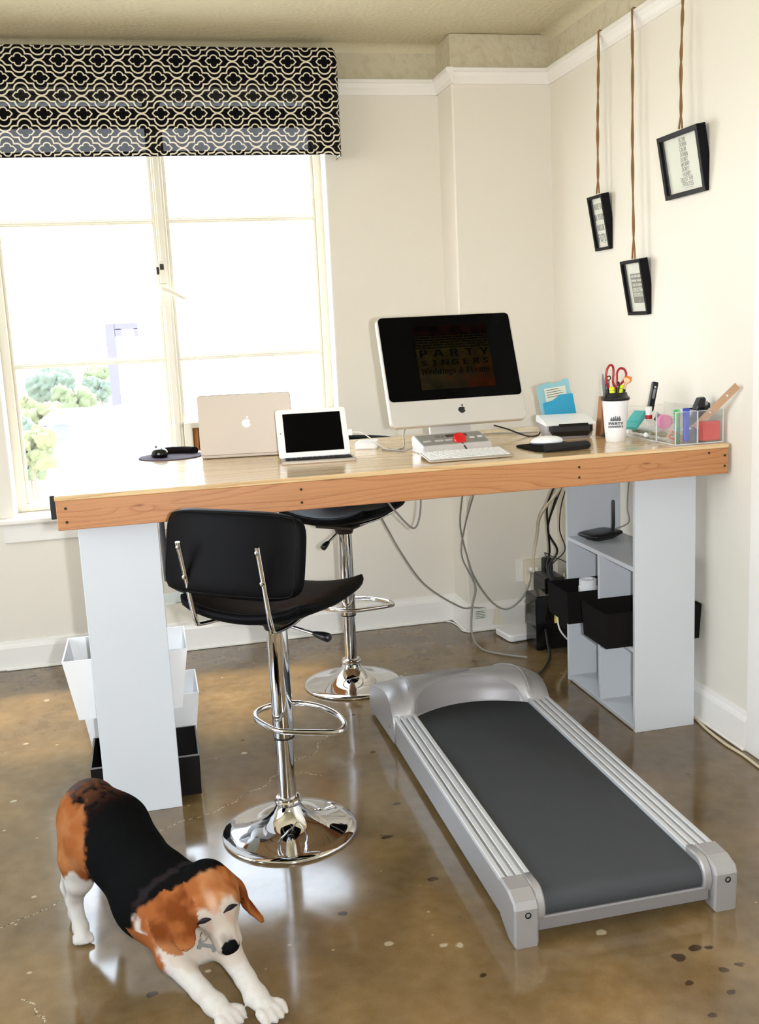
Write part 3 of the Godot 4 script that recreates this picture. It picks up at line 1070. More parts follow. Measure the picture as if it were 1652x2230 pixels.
func bar_stool(label: String, at: Vector3, yaw: float, seat_y: float, ring: Array, sleeve: float, lever: Vector3, _x: float) -> void:
	var o := thing("bar_stool", label, "stool", at, 0.0, "black leather bar stools")
	var s := begin()
	lathe(s, [Vector2(0, 0), Vector2(0.197, 0), Vector2(0.2, 0.003), Vector2(0.2, 0.006), Vector2(0.196, 0.010), Vector2(0.17, 0.0145), Vector2(0.13, 0.022), Vector2(0.095, 0.033), Vector2(0.066, 0.049), Vector2(0.048, 0.066), Vector2(0.038, 0.083), Vector2(0.034, 0.094), Vector2(0, 0.094)], 72, Transform3D(), 50.0)
	part(s, "base", M.chrome, o)
	s = begin()
	lathe(s, [Vector2(0.025, 0.09), Vector2(0.037, 0.09), Vector2(0.040, 0.094), Vector2(0.040, 0.101), Vector2(0.036, 0.105), Vector2(0.036, 0.11), Vector2(0.031, 0.113), Vector2(0.025, 0.113)], 32)
	part(s, "collar", M.chrome, o)
	var top := seat_y - 0.05
	s = begin()
	lathe(s, [Vector2(0.0, 0.10), Vector2(0.0255, 0.10), Vector2(0.0255, sleeve + 0.02), Vector2(0, sleeve + 0.02)], 40)
	part(s, "gas_column", M.chrome, o)
	s = begin()
	lathe(s, [Vector2(0.0, sleeve), Vector2(0.0295, sleeve), Vector2(0.0305, sleeve + 0.004), Vector2(0.0305, top), Vector2(0, top)], 40)
	part(s, "sleeve", M.chrome, o)
	s = begin()
	lathe(s, [Vector2(0.0256, sleeve - 0.004), Vector2(0.031, sleeve - 0.004), Vector2(0.031, sleeve), Vector2(0.0256, sleeve)], 32)
	part(s, "seal_ring", M.black_plastic, o)
	s = begin()
	tube(s, spline(ring, 5, true), 0.0085, 10, true)
	part(s, "footrest", M.chrome, o)
	# seat axes: x to the sitter's right, -z forwards
	var b := Basis(Vector3.UP, -yaw)
	var xf := Transform3D(b, Vector3(0, seat_y, 0))
	s = begin()
	cushion(s, 0.43, 0.395, 0.042, 0.36, func(u, v): return 0.042 * u * u * (0.75 + 0.25 * absf(v)) + 0.006 * v * v, xf, 26, 24)
	var seat := part(s, "seat", M.black_leather, o)
	stitches(seat, xf, 0.43, 0.395, 0.36, func(u, v): return 0.042 * u * u * (0.75 + 0.25 * absf(v)) + 0.006 * v * v, 0.93, 0.042)
	s = begin()
	box(s, xf * Vector3(0, -0.036, 0), Vector3(0.17, 0.014, 0.17), 0.004, b)
	lathe(s, [Vector2(0, -0.075), Vector2(0.034, -0.075), Vector2(0.045, -0.045), Vector2(0, -0.045)], 24, xf)
	part(s, "seat_plate", M.dark_metal, o)
	# backrest stands on two chrome bars
	var lean := Basis(Vector3.RIGHT, PI / 2 - 0.20)
	var bx := xf * Transform3D(lean, Vector3(-0.012, 0.190, 0.208))
	var bow := func(u, _v): return -0.045 * u * u
	s = begin()
	cushion(s, 0.455, 0.235, 0.036, 0.5, bow, bx, 26, 16)
	var back := part(s, "backrest", M.black_leather, o)
	stitches(back, bx, 0.455, 0.235, 0.5, bow, 0.92, 0.036)
	for sx in [-1, 1]:
		s = begin()
		var p := [Vector3(0.08 * sx, -0.033, -0.02), Vector3(0.11 * sx, -0.028, 0.09), Vector3(0.122 * sx, -0.019, 0.188), Vector3(0.123 * sx, -0.009, 0.203), Vector3(0.124 * sx, 0.04, 0.216), Vector3(0.125 * sx, 0.13, 0.233), Vector3(0.126 * sx, 0.225, 0.252)]
		var q := []
		for v in p:
			q.append(xf * v)
		tube(s, spline(q, 5), 0.0078, 10, false, Vector2(1.0, 0.75))
		var bar := part(s, "back_bar", M.chrome, o)
		for y in [0.125, 0.21]:
			s = begin()
			var tt: float = (y - 0.13) / 0.105
			lathe(s, [Vector2(0, -0.004), Vector2(0.006, -0.004), Vector2(0.006, 0.002), Vector2(0.003, 0.004), Vector2(0, 0.004)], 10, xf * Transform3D(Basis(Vector3.RIGHT, PI / 2), Vector3(lerpf(0.125, 0.126, tt) * sx, y, lerpf(0.240, 0.258, tt))))
			part(s, "bolt", M.chrome, bar)
	# height lever
	var a := Vector3(lever.x * 0.22, top - 0.012, lever.z * 0.22)
	s = begin()
	tube(s, [a, lever.lerp(a, 0.32)], 0.005, 8)
	var lv := part(s, "lever", M.chrome, o)
	s = begin()
	tube(s, [lever.lerp(a, 0.36), lever.lerp(a, 0.3), lever.lerp(a, 0.12), lever, lever.lerp(a, -0.04)], [0.006, 0.0085, 0.013, 0.0135, 0.008], 10)
	part(s, "grip", M.black_plastic, lv)

func stitches(parent: Node3D, xf: Transform3D, w: float, d: float, corner: float, bend: Callable, k: float, th: float) -> void:
	# a seam bead along the upper and lower rim, on the cushion's own surface
	for side in [1.0, -1.0]:
		var p := []
		for i in 48:
			var a := 8.0 * i / 48.0
			var e := int(a / 2.0)
			var t := a - e * 2.0 - 1.0
			var q: Vector2 = [Vector2(1, t), Vector2(-t, 1), Vector2(-1, -t), Vector2(t, -1)][e] * k
			var cc := pow(absf(q.x * q.y), 5.0)
			var pull := 1.0 - 0.29 * corner * cc
			var lift := th * 0.5 * pow(maxf(0.0, 1.0 - pow(k, 7.0)), 0.42)
			p.append(xf * Vector3(q.x * pull * w / 2, bend.call(q.x, q.y) + side * lift, q.y * pull * d / 2))
		var s := begin()
		tube(s, p, 0.0015, 5, true)
		part(s, "seam", M.stitch, parent)

# ---------------------------------------------------------------- treadmill
# u runs across the hood from -1 to 1, q along its profile from the window side over the top to the belt
func hood_point(u: float, q: float) -> Vector3:
	var prof := [[-1.575, 0.016], [-1.572, 0.095], [-1.545, 0.128], [-1.46, 0.160], [-1.36, 0.186], [-1.30, 0.197], [-1.255, 0.195], [-1.225, 0.180], [-1.20, 0.155], [-1.175, 0.120], [-1.178, 0.03]]
	var i := mini(int(q), 9)
	var z := lerpf(prof[i][0], prof[i + 1][0], q - i)
	var y := lerpf(prof[i][1], prof[i + 1][1], q - i)
	var hw := 0.292
	var arch := 0.0
	if absf(u) < 0.76:
		var a := u / 0.76
		arch = 0.085 * (1.0 - a * a)
	var dome := 0.018 * smoothstep(0.79, 0.71, absf(u))
	if y > 0.1:
		y *= 1.0 - 0.10 * pow(absf(u), 12.0)
		y += dome * clampf((z + 1.54) / 0.2, 0, 1) * smoothstep(0.115, 0.14, y)
		y -= 0.05 * maxf(u, 0.0) * clampf((z + 1.46) / 0.26, 0, 1) * 0.2
	z -= arch * clampf((z + 1.36) / 0.16, 0, 1)
	return Vector3(u * hw, y, z)

func build_treadmill() -> void:
	var cx := -0.846
	var hw := 0.286
	var o := thing("treadmill", "silver flat walking treadmill with a dark grey belt", "treadmill", Vector3(cx, 0, 2.646))
	# local z: 0 is the near end, negative is towards the window
	var s := begin()
	for sx in [-1, 1]:
		span(s, sx * hw - (0.0 if sx < 0 else 0.018), sx * hw + (0.018 if sx < 0 else 0.0), 0.022, 0.118, -1.50, -0.06, 0.003)
	span(s, -hw + 0.01, hw - 0.01, 0.03, 0.06, -1.5, -0.06)
	part(s, "frame", M.silver_paint, o)
	# ribbed foot rails
	for sx in [-1, 1]:
		s = begin()
		var x0 := -hw if sx < 0 else hw - 0.076
		span(s, x0 + 0.001, x0 + 0.075, 0.100, 0.1135, -1.19, -0.075, 0.001)
		var rl := part(s, "foot_rail", M.rail_ridge, o)
		s = begin()
		for q in [[-0.001, 0.012], [0.019, 0.033], [0.041, 0.055], [0.064, 0.077]]:
			span(s, x0 + q[0], x0 + q[1], 0.112, 0.127, -1.19, -0.075, 0.0015)
		part(s, "ridge", M.rail_ridge, rl)
	# deck and belt, wrapped round the rear roller
	span_part("deck", M.black_matte, o, -0.205, 0.205, 0.085, 0.108, -1.5, -0.06)
	s = begin()
	var prof := PackedVector2Array()
	for k in 13:
		var a := -PI / 2 + PI * k / 12
		prof.append(Vector2(-0.04 + cos(a) * 0.034, 0.08 + sin(a) * 0.034))
	prof.append(Vector2(-1.42, 0.114))
	prof.append(Vector2(-1.42, 0.046))
	prism(s, prof, -0.207, 0.207, Transform3D(Basis(Vector3(0, 0, 1), Vector3.UP, Vector3(-1, 0, 0)), Vector3.ZERO), true)
	part(s, "belt", M.belt, o)
	s = begin()
	tube(s, [Vector3(-0.24, 0.08, -0.04), Vector3(0.24, 0.08, -0.04)], 0.030, 24)
	part(s, "roller", M.black_matte, o)
	span_part("rear_bar", M.silver_dark, o, -0.225, 0.225, 0.026, 0.062, -0.030, -0.004, 0.003)
	# end caps
	for sx in [-1, 1]:
		s = begin()
		var prof2 := PackedVector2Array([Vector2(0.012, 0.0), Vector2(0.016, 0.10), Vector2(0.008, 0.118), Vector2(-0.03, 0.131), Vector2(-0.085, 0.132), Vector2(-0.092, 0.127), Vector2(-0.092, 0.03), Vector2(-0.03, 0.0)])
		var x0 := -hw - 0.006 if sx < 0 else hw - 0.056
		prism(s, prof2, 0.0, 0.062, Transform3D(Basis(Vector3(0, 0, 1), Vector3.UP, Vector3(-1, 0, 0)), Vector3(x0 + 0.062, 0, 0)), false, 0.005)
		var prof3 := PackedVector2Array()
		for k in 13:
			var a := -PI * 0.45 + PI * 0.95 * k / 12
			prof3.append(Vector2(-0.042 + cos(a) * 0.045, 0.082 + sin(a) * 0.05))
		prof3.append(Vector2(-0.092, 0.13))
		prof3.append(Vector2(-0.092, 0.04))
		var x1 := x0 + 0.060 if sx < 0 else x0 - 0.022
		prism(s, prof3, 0.0, 0.024, Transform3D(Basis(Vector3(0, 0, 1), Vector3.UP, Vector3(-1, 0, 0)), Vector3(x1 + 0.024, 0, 0)), true, 0.004)
		var cap := part(s, "end_cap", M.silver_paint, o)
		s = begin()
		lathe(s, [Vector2(0.0, -0.002), Vector2(0.008, -0.002), Vector2(0.008, 0.001), Vector2(0.005, 0.001), Vector2(0.0045, -0.001), Vector2(0, -0.001)], 14, Transform3D(Basis(Vector3.RIGHT, PI / 2 - 0.04), Vector3(x0 + 0.034, 0.085, 0.0155)))
		part(s, "bolt_hole", M.black_plastic, cap)
	# motor hood: one moulded shell with a raised dome in the middle
	s = begin()
	var rings := []
	var nx := 48
	for i in nx + 1:
		var u := -1.0 + 2.0 * i / nx
		var ring := []
		for q in 11:
			ring.append(hood_point(u, q))
		ring.reverse()
		rings.append(ring)
	loft(s, rings, false, true, 4)
	var hood := part(s, "motor_hood", M.silver_paint, o)
	# lens-shaped panel let into the slope above the belt
	s = begin()
	s.set_smooth_group(3)
	var grid := []
	for i in 33:
		var u := lerpf(-0.72, 0.66, i / 32.0)
		var qq := (u + 0.03) / 0.69
		var top := 9.0 - 2.3 * sqrt(maxf(0.0, 1.0 - qq * qq))
		var col := []
		for j in 7:
			col.append(hood_point(u, lerpf(9.0, top, j / 6.0)) + Vector3(0, 0.0012, 0.0012))
		grid.append(col)
	for i in 32:
		for j in 6:
			quad(s, grid[i][j], grid[i + 1][j], grid[i + 1][j + 1], grid[i][j + 1])
	part(s, "lens_panel", M.silver_dark, hood, "darker lens-shaped panel")
	for e in [-1, 1]:
		s = begin()
		var pp := []
		for q in [[-1.20, 0.150], [-1.225, 0.179], [-1.255, 0.2], [-1.30, 0.206], [-1.36, 0.198], [-1.46, 0.168], [-1.54, 0.128]]:
			pp.append(Vector3(e * 0.222 * (1.0 + (q[0] + 1.2) * 0.5) , q[1] + 0.001, q[0]))
		tube(s, spline(pp, 4), 0.004, 6)
		part(s, "raised_edge", M.silver_paint, hood)
	s = begin()
	prism(s, ellipse(0.085, 0.02), -0.001, 0.0022, Transform3D(Basis(Vector3.RIGHT, -PI / 2 + 0.0), Vector3(-0.05, 0.2155, -1.325)))
	part(s, "badge", M.silver_dark, hood, "grey oval badge")
	s = begin()
	for q in [[-1.53, 0.035], [-1.24, 0.07]]:
		lathe(s, [Vector2(0, -0.002), Vector2(0.006, -0.002), Vector2(0.006, 0.002), Vector2(0, 0.003)], 10, Transform3D(Basis(Vector3.BACK, PI / 2), Vector3(-hw - 0.006, q[1], q[0])))
	part(s, "bolt", M.steel, hood)
	for q in [[-0.26, -1.5], [0.26, -1.5], [-0.255, -0.05], [0.255, -0.05]]:
		s = begin()
		lathe(s, [Vector2(0, 0), Vector2(0.018, 0), Vector2(0.02, 0.006), Vector2(0.014, 0.03), Vector2(0, 0.03)], 14, Transform3D(Basis(), Vector3(q[0], 0, q[1])))
		part(s, "foot", M.black_plastic, o)

# ---------------------------------------------------------------- the beagle: one continuous surface round a skeleton
# a bone: from, to, radius at either end, blend, optional flat normal and how much it is flattened along it
var bones := []

func bone(a: Vector3, b: Vector3, ra: float, rb: float, k := 0.02, flat := Vector3.ZERO, q := 1.0) -> void:
	bones.append([a, b, ra, rb, k, flat, q])

func field_mesh(lo: Vector3, hi: Vector3, cell: float, tint: Callable) -> ArrayMesh:
	var n := Vector3i(((hi - lo) / cell).ceil()) + Vector3i.ONE
	var sx := 1
	var sy := n.x
	var sz := n.x * n.y
	var f := PackedFloat32Array()
	f.resize(n.x * n.y * n.z)
	f.fill(1.0)
	for bn in bones:
		var a: Vector3 = bn[0]
		var b: Vector3 = bn[1]
		var ra: float = bn[2]
		var rb: float = bn[3]
		var k: float = bn[4]
		var fl: Vector3 = bn[5]
		var q: float = bn[6]
		var pad := maxf(ra, rb) + k + cell * 2.5
		var i0 := Vector3i(((a.min(b) - Vector3.ONE * pad - lo) / cell).floor()).clamp(Vector3i.ZERO, n - Vector3i.ONE)
		var i1 := Vector3i(((a.max(b) + Vector3.ONE * pad - lo) / cell).ceil()).clamp(Vector3i.ZERO, n - Vector3i.ONE)
		var ab := b - a
		if q != 1.0:
			ab += fl * ab.dot(fl) * (q - 1.0)
		var ll := maxf(ab.length_squared(), 1e-9)
		for z in range(i0.z, i1.z + 1):
			for y in range(i0.y, i1.y + 1):
				var at := i0.x + y * sy + z * sz
				var p := lo + Vector3(i0.x, y, z) * cell - a
				for x in range(i0.x, i1.x + 1):
					var v := p
					if q != 1.0:
						v += fl * p.dot(fl) * (q - 1.0)
					var t := clampf(v.dot(ab) / ll, 0.0, 1.0)
					var d := (v - ab * t).length() - lerpf(ra, rb, t)
					var e := f[at]
					var h := k - absf(d - e)
					f[at] = minf(d, e) - (h * h * 0.25 / k if h > 0.0 else 0.0)
					at += 1
					p.x += cell
	var id := PackedInt32Array()
	id.resize(f.size())
	id.fill(-1)
	var verts := PackedVector3Array()
	var off := [0, sx, sy, sx + sy, sz, sx + sz, sy + sz, sx + sy + sz]
	var cv := []
	for c in 8:
		cv.append(Vector3(c & 1, (c >> 1) & 1, (c >> 2) & 1))
	var edges := [[0, 1], [2, 3], [4, 5], [6, 7], [0, 2], [1, 3], [4, 6], [5, 7], [0, 4], [1, 5], [2, 6], [3, 7]]
	for z in n.z - 1:
		for y in n.y - 1:
			var at := y * sy + z * sz
			for x in n.x - 1:
				var w := f[at]
				if absf(w) < cell * 10.0:
					var ins := 0
					for c in 8:
						if f[at + off[c]] < 0.0:
							ins += 1
					if ins > 0 and ins < 8:
						var sum := Vector3.ZERO
						var cnt := 0
						for e in edges:
							var u := f[at + off[e[0]]]
							var v := f[at + off[e[1]]]
							if (u < 0.0) != (v < 0.0):
								sum += cv[e[0]].lerp(cv[e[1]], u / (u - v))
								cnt += 1
						id[at] = verts.size()
						verts.append(lo + (Vector3(x, y, z) + sum / cnt) * cell)
				at += 1
	var index := PackedInt32Array()
	var steps := [sx, sy, sz]
	for z in range(1, n.z - 1):
		for y in range(1, n.y - 1):
			var at := y * sy + z * sz + 1
			for x in range(1, n.x - 1):
				var w := f[at]
				if absf(w) < cell * 9.0:
					for ax in 3:
						var o: float = f[at + steps[ax]]
						if (w < 0.0) != (o < 0.0):
							var j: int = steps[(ax + 1) % 3]
							var k2: int = steps[(ax + 2) % 3]
							var q0 := id[at]
							var q1 := id[at - j]
							var q2 := id[at - j - k2]
							var q3 := id[at - k2]
							if q0 < 0 or q1 < 0 or q2 < 0 or q3 < 0:
								continue
							if w < 0.0:
								index.append_array([q0, q2, q1, q0, q3, q2])
							else:
								index.append_array([q0, q1, q2, q0, q2, q3])
				at += 1
	# normals from the field
	var norms := PackedVector3Array()
	var cols := PackedColorArray()
	norms.resize(verts.size())
	for i in range(0, index.size(), 3):
		var a := verts[index[i]]
		var nn := (verts[index[i + 2]] - a).cross(verts[index[i + 1]] - a)
		for k3 in 3:
			norms[index[i + k3]] += nn
	for i in verts.size():
		norms[i] = norms[i].normalized()
		cols.append(tint.call(verts[i], norms[i]))
	var arr := []
	arr.resize(Mesh.ARRAY_MAX)
	arr[Mesh.ARRAY_VERTEX] = verts
	arr[Mesh.ARRAY_NORMAL] = norms
	arr[Mesh.ARRAY_COLOR] = cols
	arr[Mesh.ARRAY_INDEX] = index
	var me := ArrayMesh.new()
	me.add_surface_from_arrays(Mesh.PRIMITIVE_TRIANGLES, arr)
	return me

const HEAD := Vector3(-1.832, 0.236, 2.594)
var head_f := Vector3(0.28, -0.78, 0.56).normalized()   # where the muzzle points
var head_r := Vector3.ZERO                              # the dog's left, right in the picture
var head_u := Vector3.ZERO

func hp(f: float, r: float, u: float) -> Vector3:
	return HEAD + head_f * f + head_r * r + head_u * u

func build_dog() -> void:
	head_r = Vector3(0.93, 0.30, -0.12)
	head_r = (head_r - head_f * head_r.dot(head_f)).normalized()
	head_u = head_r.cross(head_f).normalized()
	if head_u.z < 0.0:
		head_u = -head_u
	bones.clear()
	# trunk
	var rump := Vector3(-2.098, 0.318, 2.238)
	var loin := Vector3(-2.055, 0.290, 2.318)
	var waist := Vector3(-2.012, 0.243, 2.395)
	var rib := Vector3(-1.955, 0.196, 2.478)
	var chest := Vector3(-1.905, 0.170, 2.535)
	bone(rump, loin, 0.068, 0.083, 0.03)
	bone(loin + Vector3(-0.02, -0.02, 0.0), waist, 0.085, 0.077, 0.03)
	bone(loin + Vector3(0.02, -0.01, -0.015), waist + Vector3(0.01, 0, -0.01), 0.08, 0.074, 0.03)
	bone(waist, rib, 0.079, 0.092, 0.03)
	bone(rib, chest, 0.094, 0.088, 0.03)
	bone(rib + Vector3(0.005, -0.022, 0.008), chest + Vector3(0.005, -0.025, 0.01), 0.085, 0.075, 0.03)
	# haunches and hind legs; the far one stands behind the near one
	bone(Vector3(-2.112, 0.288, 2.262), Vector3(-2.128, 0.215, 2.296), 0.070, 0.052, 0.03)
	bone(Vector3(-2.128, 0.215, 2.296), Vector3(-2.137, 0.158, 2.300), 0.050, 0.034, 0.02)
	bone(Vector3(-2.137, 0.158, 2.300), Vector3(-2.158, 0.088, 2.268), 0.032, 0.019, 0.015)
	bone(Vector3(-2.158, 0.088, 2.268), Vector3(-2.147, 0.028, 2.294), 0.019, 0.017, 0.012)
	bone(Vector3(-2.147, 0.024, 2.290), Vector3(-2.139, 0.015, 2.322), 0.020, 0.015, 0.012)
	for t in 4:
		var o := (t - 1.5) * 0.0105
		bone(Vector3(-2.142 + o, 0.016, 2.318), Vector3(-2.139 + o * 1.15, 0.010, 2.335 - absf(t - 1.5) * 0.004), 0.009, 0.008, 0.003)
	bone(Vector3(-2.105, 0.28, 2.215), Vector3(-2.150, 0.18, 2.215), 0.062, 0.040, 0.03)
	bone(Vector3(-2.150, 0.18, 2.215), Vector3(-2.178, 0.09, 2.195), 0.032, 0.018, 0.015)
	bone(Vector3(-2.178, 0.09, 2.195), Vector3(-2.165, 0.022, 2.212), 0.017, 0.016, 0.012)
	bone(Vector3(-2.165, 0.018, 2.212), Vector3(-2.155, 0.012, 2.236), 0.018, 0.012, 0.01)
	# shoulders and outstretched forelegs
	for q in [[Vector3(-1.922, 0.170, 2.540), Vector3(-1.925, 0.106, 2.606), Vector3(-1.868, 0.056, 2.676), Vector3(-1.842, 0.034, 2.698), Vector3(-1.820, 0.019, 2.722), Vector3(0.58, 0, 0.62)], [Vector3(-1.855, 0.160, 2.535), Vector3(-1.808, 0.112, 2.606), Vector3(-1.770, 0.060, 2.668), Vector3(-1.753, 0.036, 2.696), Vector3(-1.731, 0.020, 2.728), Vector3(0.55, 0, 0.75)]]:
		bone(q[0], q[1], 0.052, 0.034, 0.025)
		bone(q[1], q[2], 0.0315, 0.0215, 0.014)
		bone(q[2], q[3], 0.0215, 0.0225, 0.012)
		bone(q[3], q[4], 0.026, 0.022, 0.012, Vector3.UP, 1.2)
		var d: Vector3 = q[5].normalized()
		var sd := Vector3.UP.cross(d)
		for t in 4:
			var o := t - 1.5
			var a: Vector3 = q[4] + sd * o * 0.0148 + d * 0.002
			var reach := 0.030 - absf(o) * 0.006
			bone(a + Vector3(0, 0.003, 0), a + d * reach * 0.55 + sd * o * 0.002 + Vector3(0, 0.002, 0), 0.0125, 0.0125, 0.0035)
			bone(a + d * reach * 0.55 + sd * o * 0.002 + Vector3(0, 0.002, 0), a + d * reach + sd * o * 0.003 - Vector3(0, 0.006, 0), 0.012, 0.010, 0.003)
			bone(a + d * (reach + 0.006) + sd * o * 0.003 - Vector3(0, 0.006, 0), a + d * (reach + 0.012) + sd * o * 0.003 - Vector3(0, 0.011, 0), 0.0045, 0.003, 0.002)
	# neck and breast
	bone(Vector3(-1.920, 0.188, 2.505), hp(-0.026, 0.0, -0.026), 0.074, 0.047, 0.03)
	bone(Vector3(-1.895, 0.148, 2.55), hp(0.005, -0.002, -0.036), 0.058, 0.036, 0.02)
	bone(Vector3(-1.878, 0.118, 2.57), Vector3(-1.862, 0.10, 2.585), 0.045, 0.034, 0.03)
	# head: skull, brow, cheeks, muzzle
	bone(hp(-0.018, 0.0, -0.006), hp(0.020, 0.0, 0.0), 0.056, 0.054, 0.02)
	bone(hp(0.022, -0.028, 0.022), hp(0.036, -0.027, 0.014), 0.029, 0.025, 0.015)
	bone(hp(0.022, 0.028, 0.022), hp(0.036, 0.027, 0.014), 0.029, 0.025, 0.015)
	bone(hp(0.02, -0.030, -0.018), hp(0.052, -0.020, -0.024), 0.034, 0.027, 0.018)
	bone(hp(0.02, 0.030, -0.018), hp(0.052, 0.020, -0.024), 0.034, 0.027, 0.018)
	bone(hp(0.035, 0.0, 0.004), hp(0.112, 0.0, -0.005), 0.034, 0.0225, 0.016)
	bone(hp(0.06, -0.013, -0.022), hp(0.112, -0.011, -0.020), 0.025, 0.0195, 0.006)
	bone(hp(0.06, 0.013, -0.022), hp(0.112, 0.011, -0.020), 0.025, 0.0195, 0.006)
	bone(hp(0.06, 0.0, -0.042), hp(0.106, 0.0, -0.039), 0.019, 0.014, 0.003)
	bone(hp(0.122, -0.007, 0.004), hp(0.122, 0.007, 0.004), 0.0148, 0.0148, 0.003)
	bone(hp(0.129, 0, 0.006), hp(0.127, 0, -0.008), 0.009, 0.006, 0.003)
	# ears: the near one hangs flat before the shoulder, the far one is flung out
	var en := Vector3(-0.42, 0.30, 0.86).normalized()
	bone(hp(-0.010, -0.048, 0.012), Vector3(-1.890, 0.234, 2.600), 0.022, 0.029, 0.006, en, 3.2)
	bone(Vector3(-1.890, 0.234, 2.600), Vector3(-1.902, 0.198, 2.626), 0.030, 0.034, 0.002, en, 3.8)
	bone(Vector3(-1.902, 0.198, 2.626), Vector3(-1.894, 0.166, 2.640), 0.034, 0.029, 0.002, en, 4.0)
	bone(hp(0.000, -0.052, 0.022), Vector3(-1.866, 0.226, 2.628), 0.013, 0.010, 0.003)
	bone(Vector3(-1.866, 0.226, 2.628), Vector3(-1.870, 0.192, 2.642), 0.010, 0.007, 0.003)
	var em := Vector3(0.95, 0.28, -0.08).normalized()
	bone(hp(-0.016, 0.050, 0.008), Vector3(-1.757, 0.212, 2.560), 0.024, 0.026, 0.006, em, 2.8)
	bone(Vector3(-1.757, 0.212, 2.560), Vector3(-1.748, 0.176, 2.566), 0.027, 0.026, 0.003, em, 3.4)
	bone(Vector3(-1.748, 0.176, 2.566), Vector3(-1.724, 0.148, 2.580), 0.024, 0.016, 0.003, Vector3(0.72, 0.66, 0.1).normalized(), 3.0)
	# tail hanging down behind the haunches
	bone(Vector3(-2.100, 0.330, 2.185), Vector3(-2.085, 0.27, 2.14), 0.022, 0.016, 0.02)
	bone(Vector3(-2.085, 0.27, 2.14), Vector3(-2.07, 0.19, 2.125), 0.016, 0.010, 0.01)
	var o := thing("beagle", "black, tan and white beagle stretching forward on the concrete floor", "dog", Vector3.ZERO)
	var coat := mat("dog_coat", Color.WHITE, 0.9, 0.0, 0.12)
	coat.vertex_color_use_as_albedo = true
	rough_skin(coat, noise_tex(91, 0.3, 256, 3), 0.06, Vector3(5, 5, 5))
	var patch := FastNoiseLite.new()
	patch.seed = 5
	patch.frequency = 34.0
	patch.fractal_octaves = 3
	var black := Color(0.006, 0.005, 0.006)
	var tan := Color(0.26, 0.083, 0.024)
	var deep := Color(0.12, 0.03, 0.009)
	var light_tan := Color(0.36, 0.155, 0.06)
	var white := Color(0.50, 0.465, 0.42)
	# soft edge of a coat patch: 1 where d is above zero
	var edge := func(d: float) -> float:
		return smoothstep(-0.006, 0.006, d)
	var tint := func(p: Vector3, nn: Vector3) -> Color:
		var n := patch.get_noise_3dv(p)
		var slow := patch.get_noise_3dv(p * 0.4)
		var w := n * 0.011
		var h := p - HEAD
		var f := h.dot(head_f)
		var r := h.dot(head_r)
		var u := h.dot(head_u)
		# torso
		var ax := Vector3(-1.905, 0.17, 2.535) - Vector3(-2.098, 0.318, 2.238)
		var t := (p - Vector3(-2.098, 0.318, 2.238)).dot(ax) / ax.length_squared()
		var c := black
		c = c.lerp(Color(0.15, 0.055, 0.022), smoothstep(0.30, -0.05, t + n * 0.12) * clampf(0.45 + n * 1.3, 0, 0.85) * smoothstep(0.30, 0.35, p.y))
		c = c.lerp(Color(0.11, 0.09, 0.085), 0.7 * smoothstep(0.02, -0.14, t + n * 0.08) * smoothstep(0.31, 0.36, p.y))
		var brown := tan.lerp(light_tan, clampf(slow + 0.3, 0, 1))
		c = c.lerp(brown, edge.call(minf(-2.104 - maxf(0.0, 0.30 - p.y) * 0.05 - p.x + w, 0.362 - p.y + w)))
		# breast side: tan before the saddle, then white
		c = c.lerp(tan, edge.call(minf((t - 0.93) * 0.36, 0.215 - p.y) + w))
		c = c.lerp(tan, edge.call(minf((t - 0.62) * 0.36, 0.116 - p.y) + w))
		c = c.lerp(Color(0.035, 0.031, 0.03), 0.4 * smoothstep(0.012, 0.002, absf(t - 0.90) * 0.36 + w) * smoothstep(0.2, 0.23, p.y))
		c = c.lerp(white, edge.call(minf(p.z - 2.575, 0.2 - p.y) + w))
		# hind legs
		if p.x < -2.07 and p.z < 2.37:
			c = c.lerp(white, edge.call(0.188 + 0.02 * sin(p.x * 90.0) - p.y + w))
		# forelegs
		if p.z > 2.55 and p.y < 0.16:
			var leg := white.lerp(Color(0.42, 0.36, 0.31), clampf(patch.get_noise_3dv(p * 1.7) * 1.5 - 0.25, 0, 0.45))
			c = c.lerp(leg, edge.call(minf(0.150 - p.y, p.z - 2.565) + w))
			c = c.lerp(tan, edge.call(minf(-1.945 - p.x, p.y - 0.06) + w))
			if p.y < 0.012 and p.z > 2.74:
				c = Color(0.09, 0.07, 0.06)
		# head
		var ear_near := p.x < -1.862 and (p - Vector3(-1.902, 0.198, 2.626)).dot(Vector3(-0.42, 0.30, 0.86)) > -0.017 and p.distance_to(Vector3(-1.897, 0.2, 2.622)) < 0.078 and r < -0.035
		var ear_far := p.x > -1.766 and p.z < 2.63 and p.y > 0.122
		if ear_near or ear_far:
			var e := tan.lerp(deep, clampf(0.25 + slow * 1.7, 0, 0.85))
			return e.lerp(light_tan, 0.75 * smoothstep(0.165, 0.14, p.y) if ear_near else 0.0)
		var on_head := edge.call(minf(minf(0.165 - h.length(), f + 0.040), u + 0.056 + 0.25 * maxf(0.0, 0.02 - f)) + w)
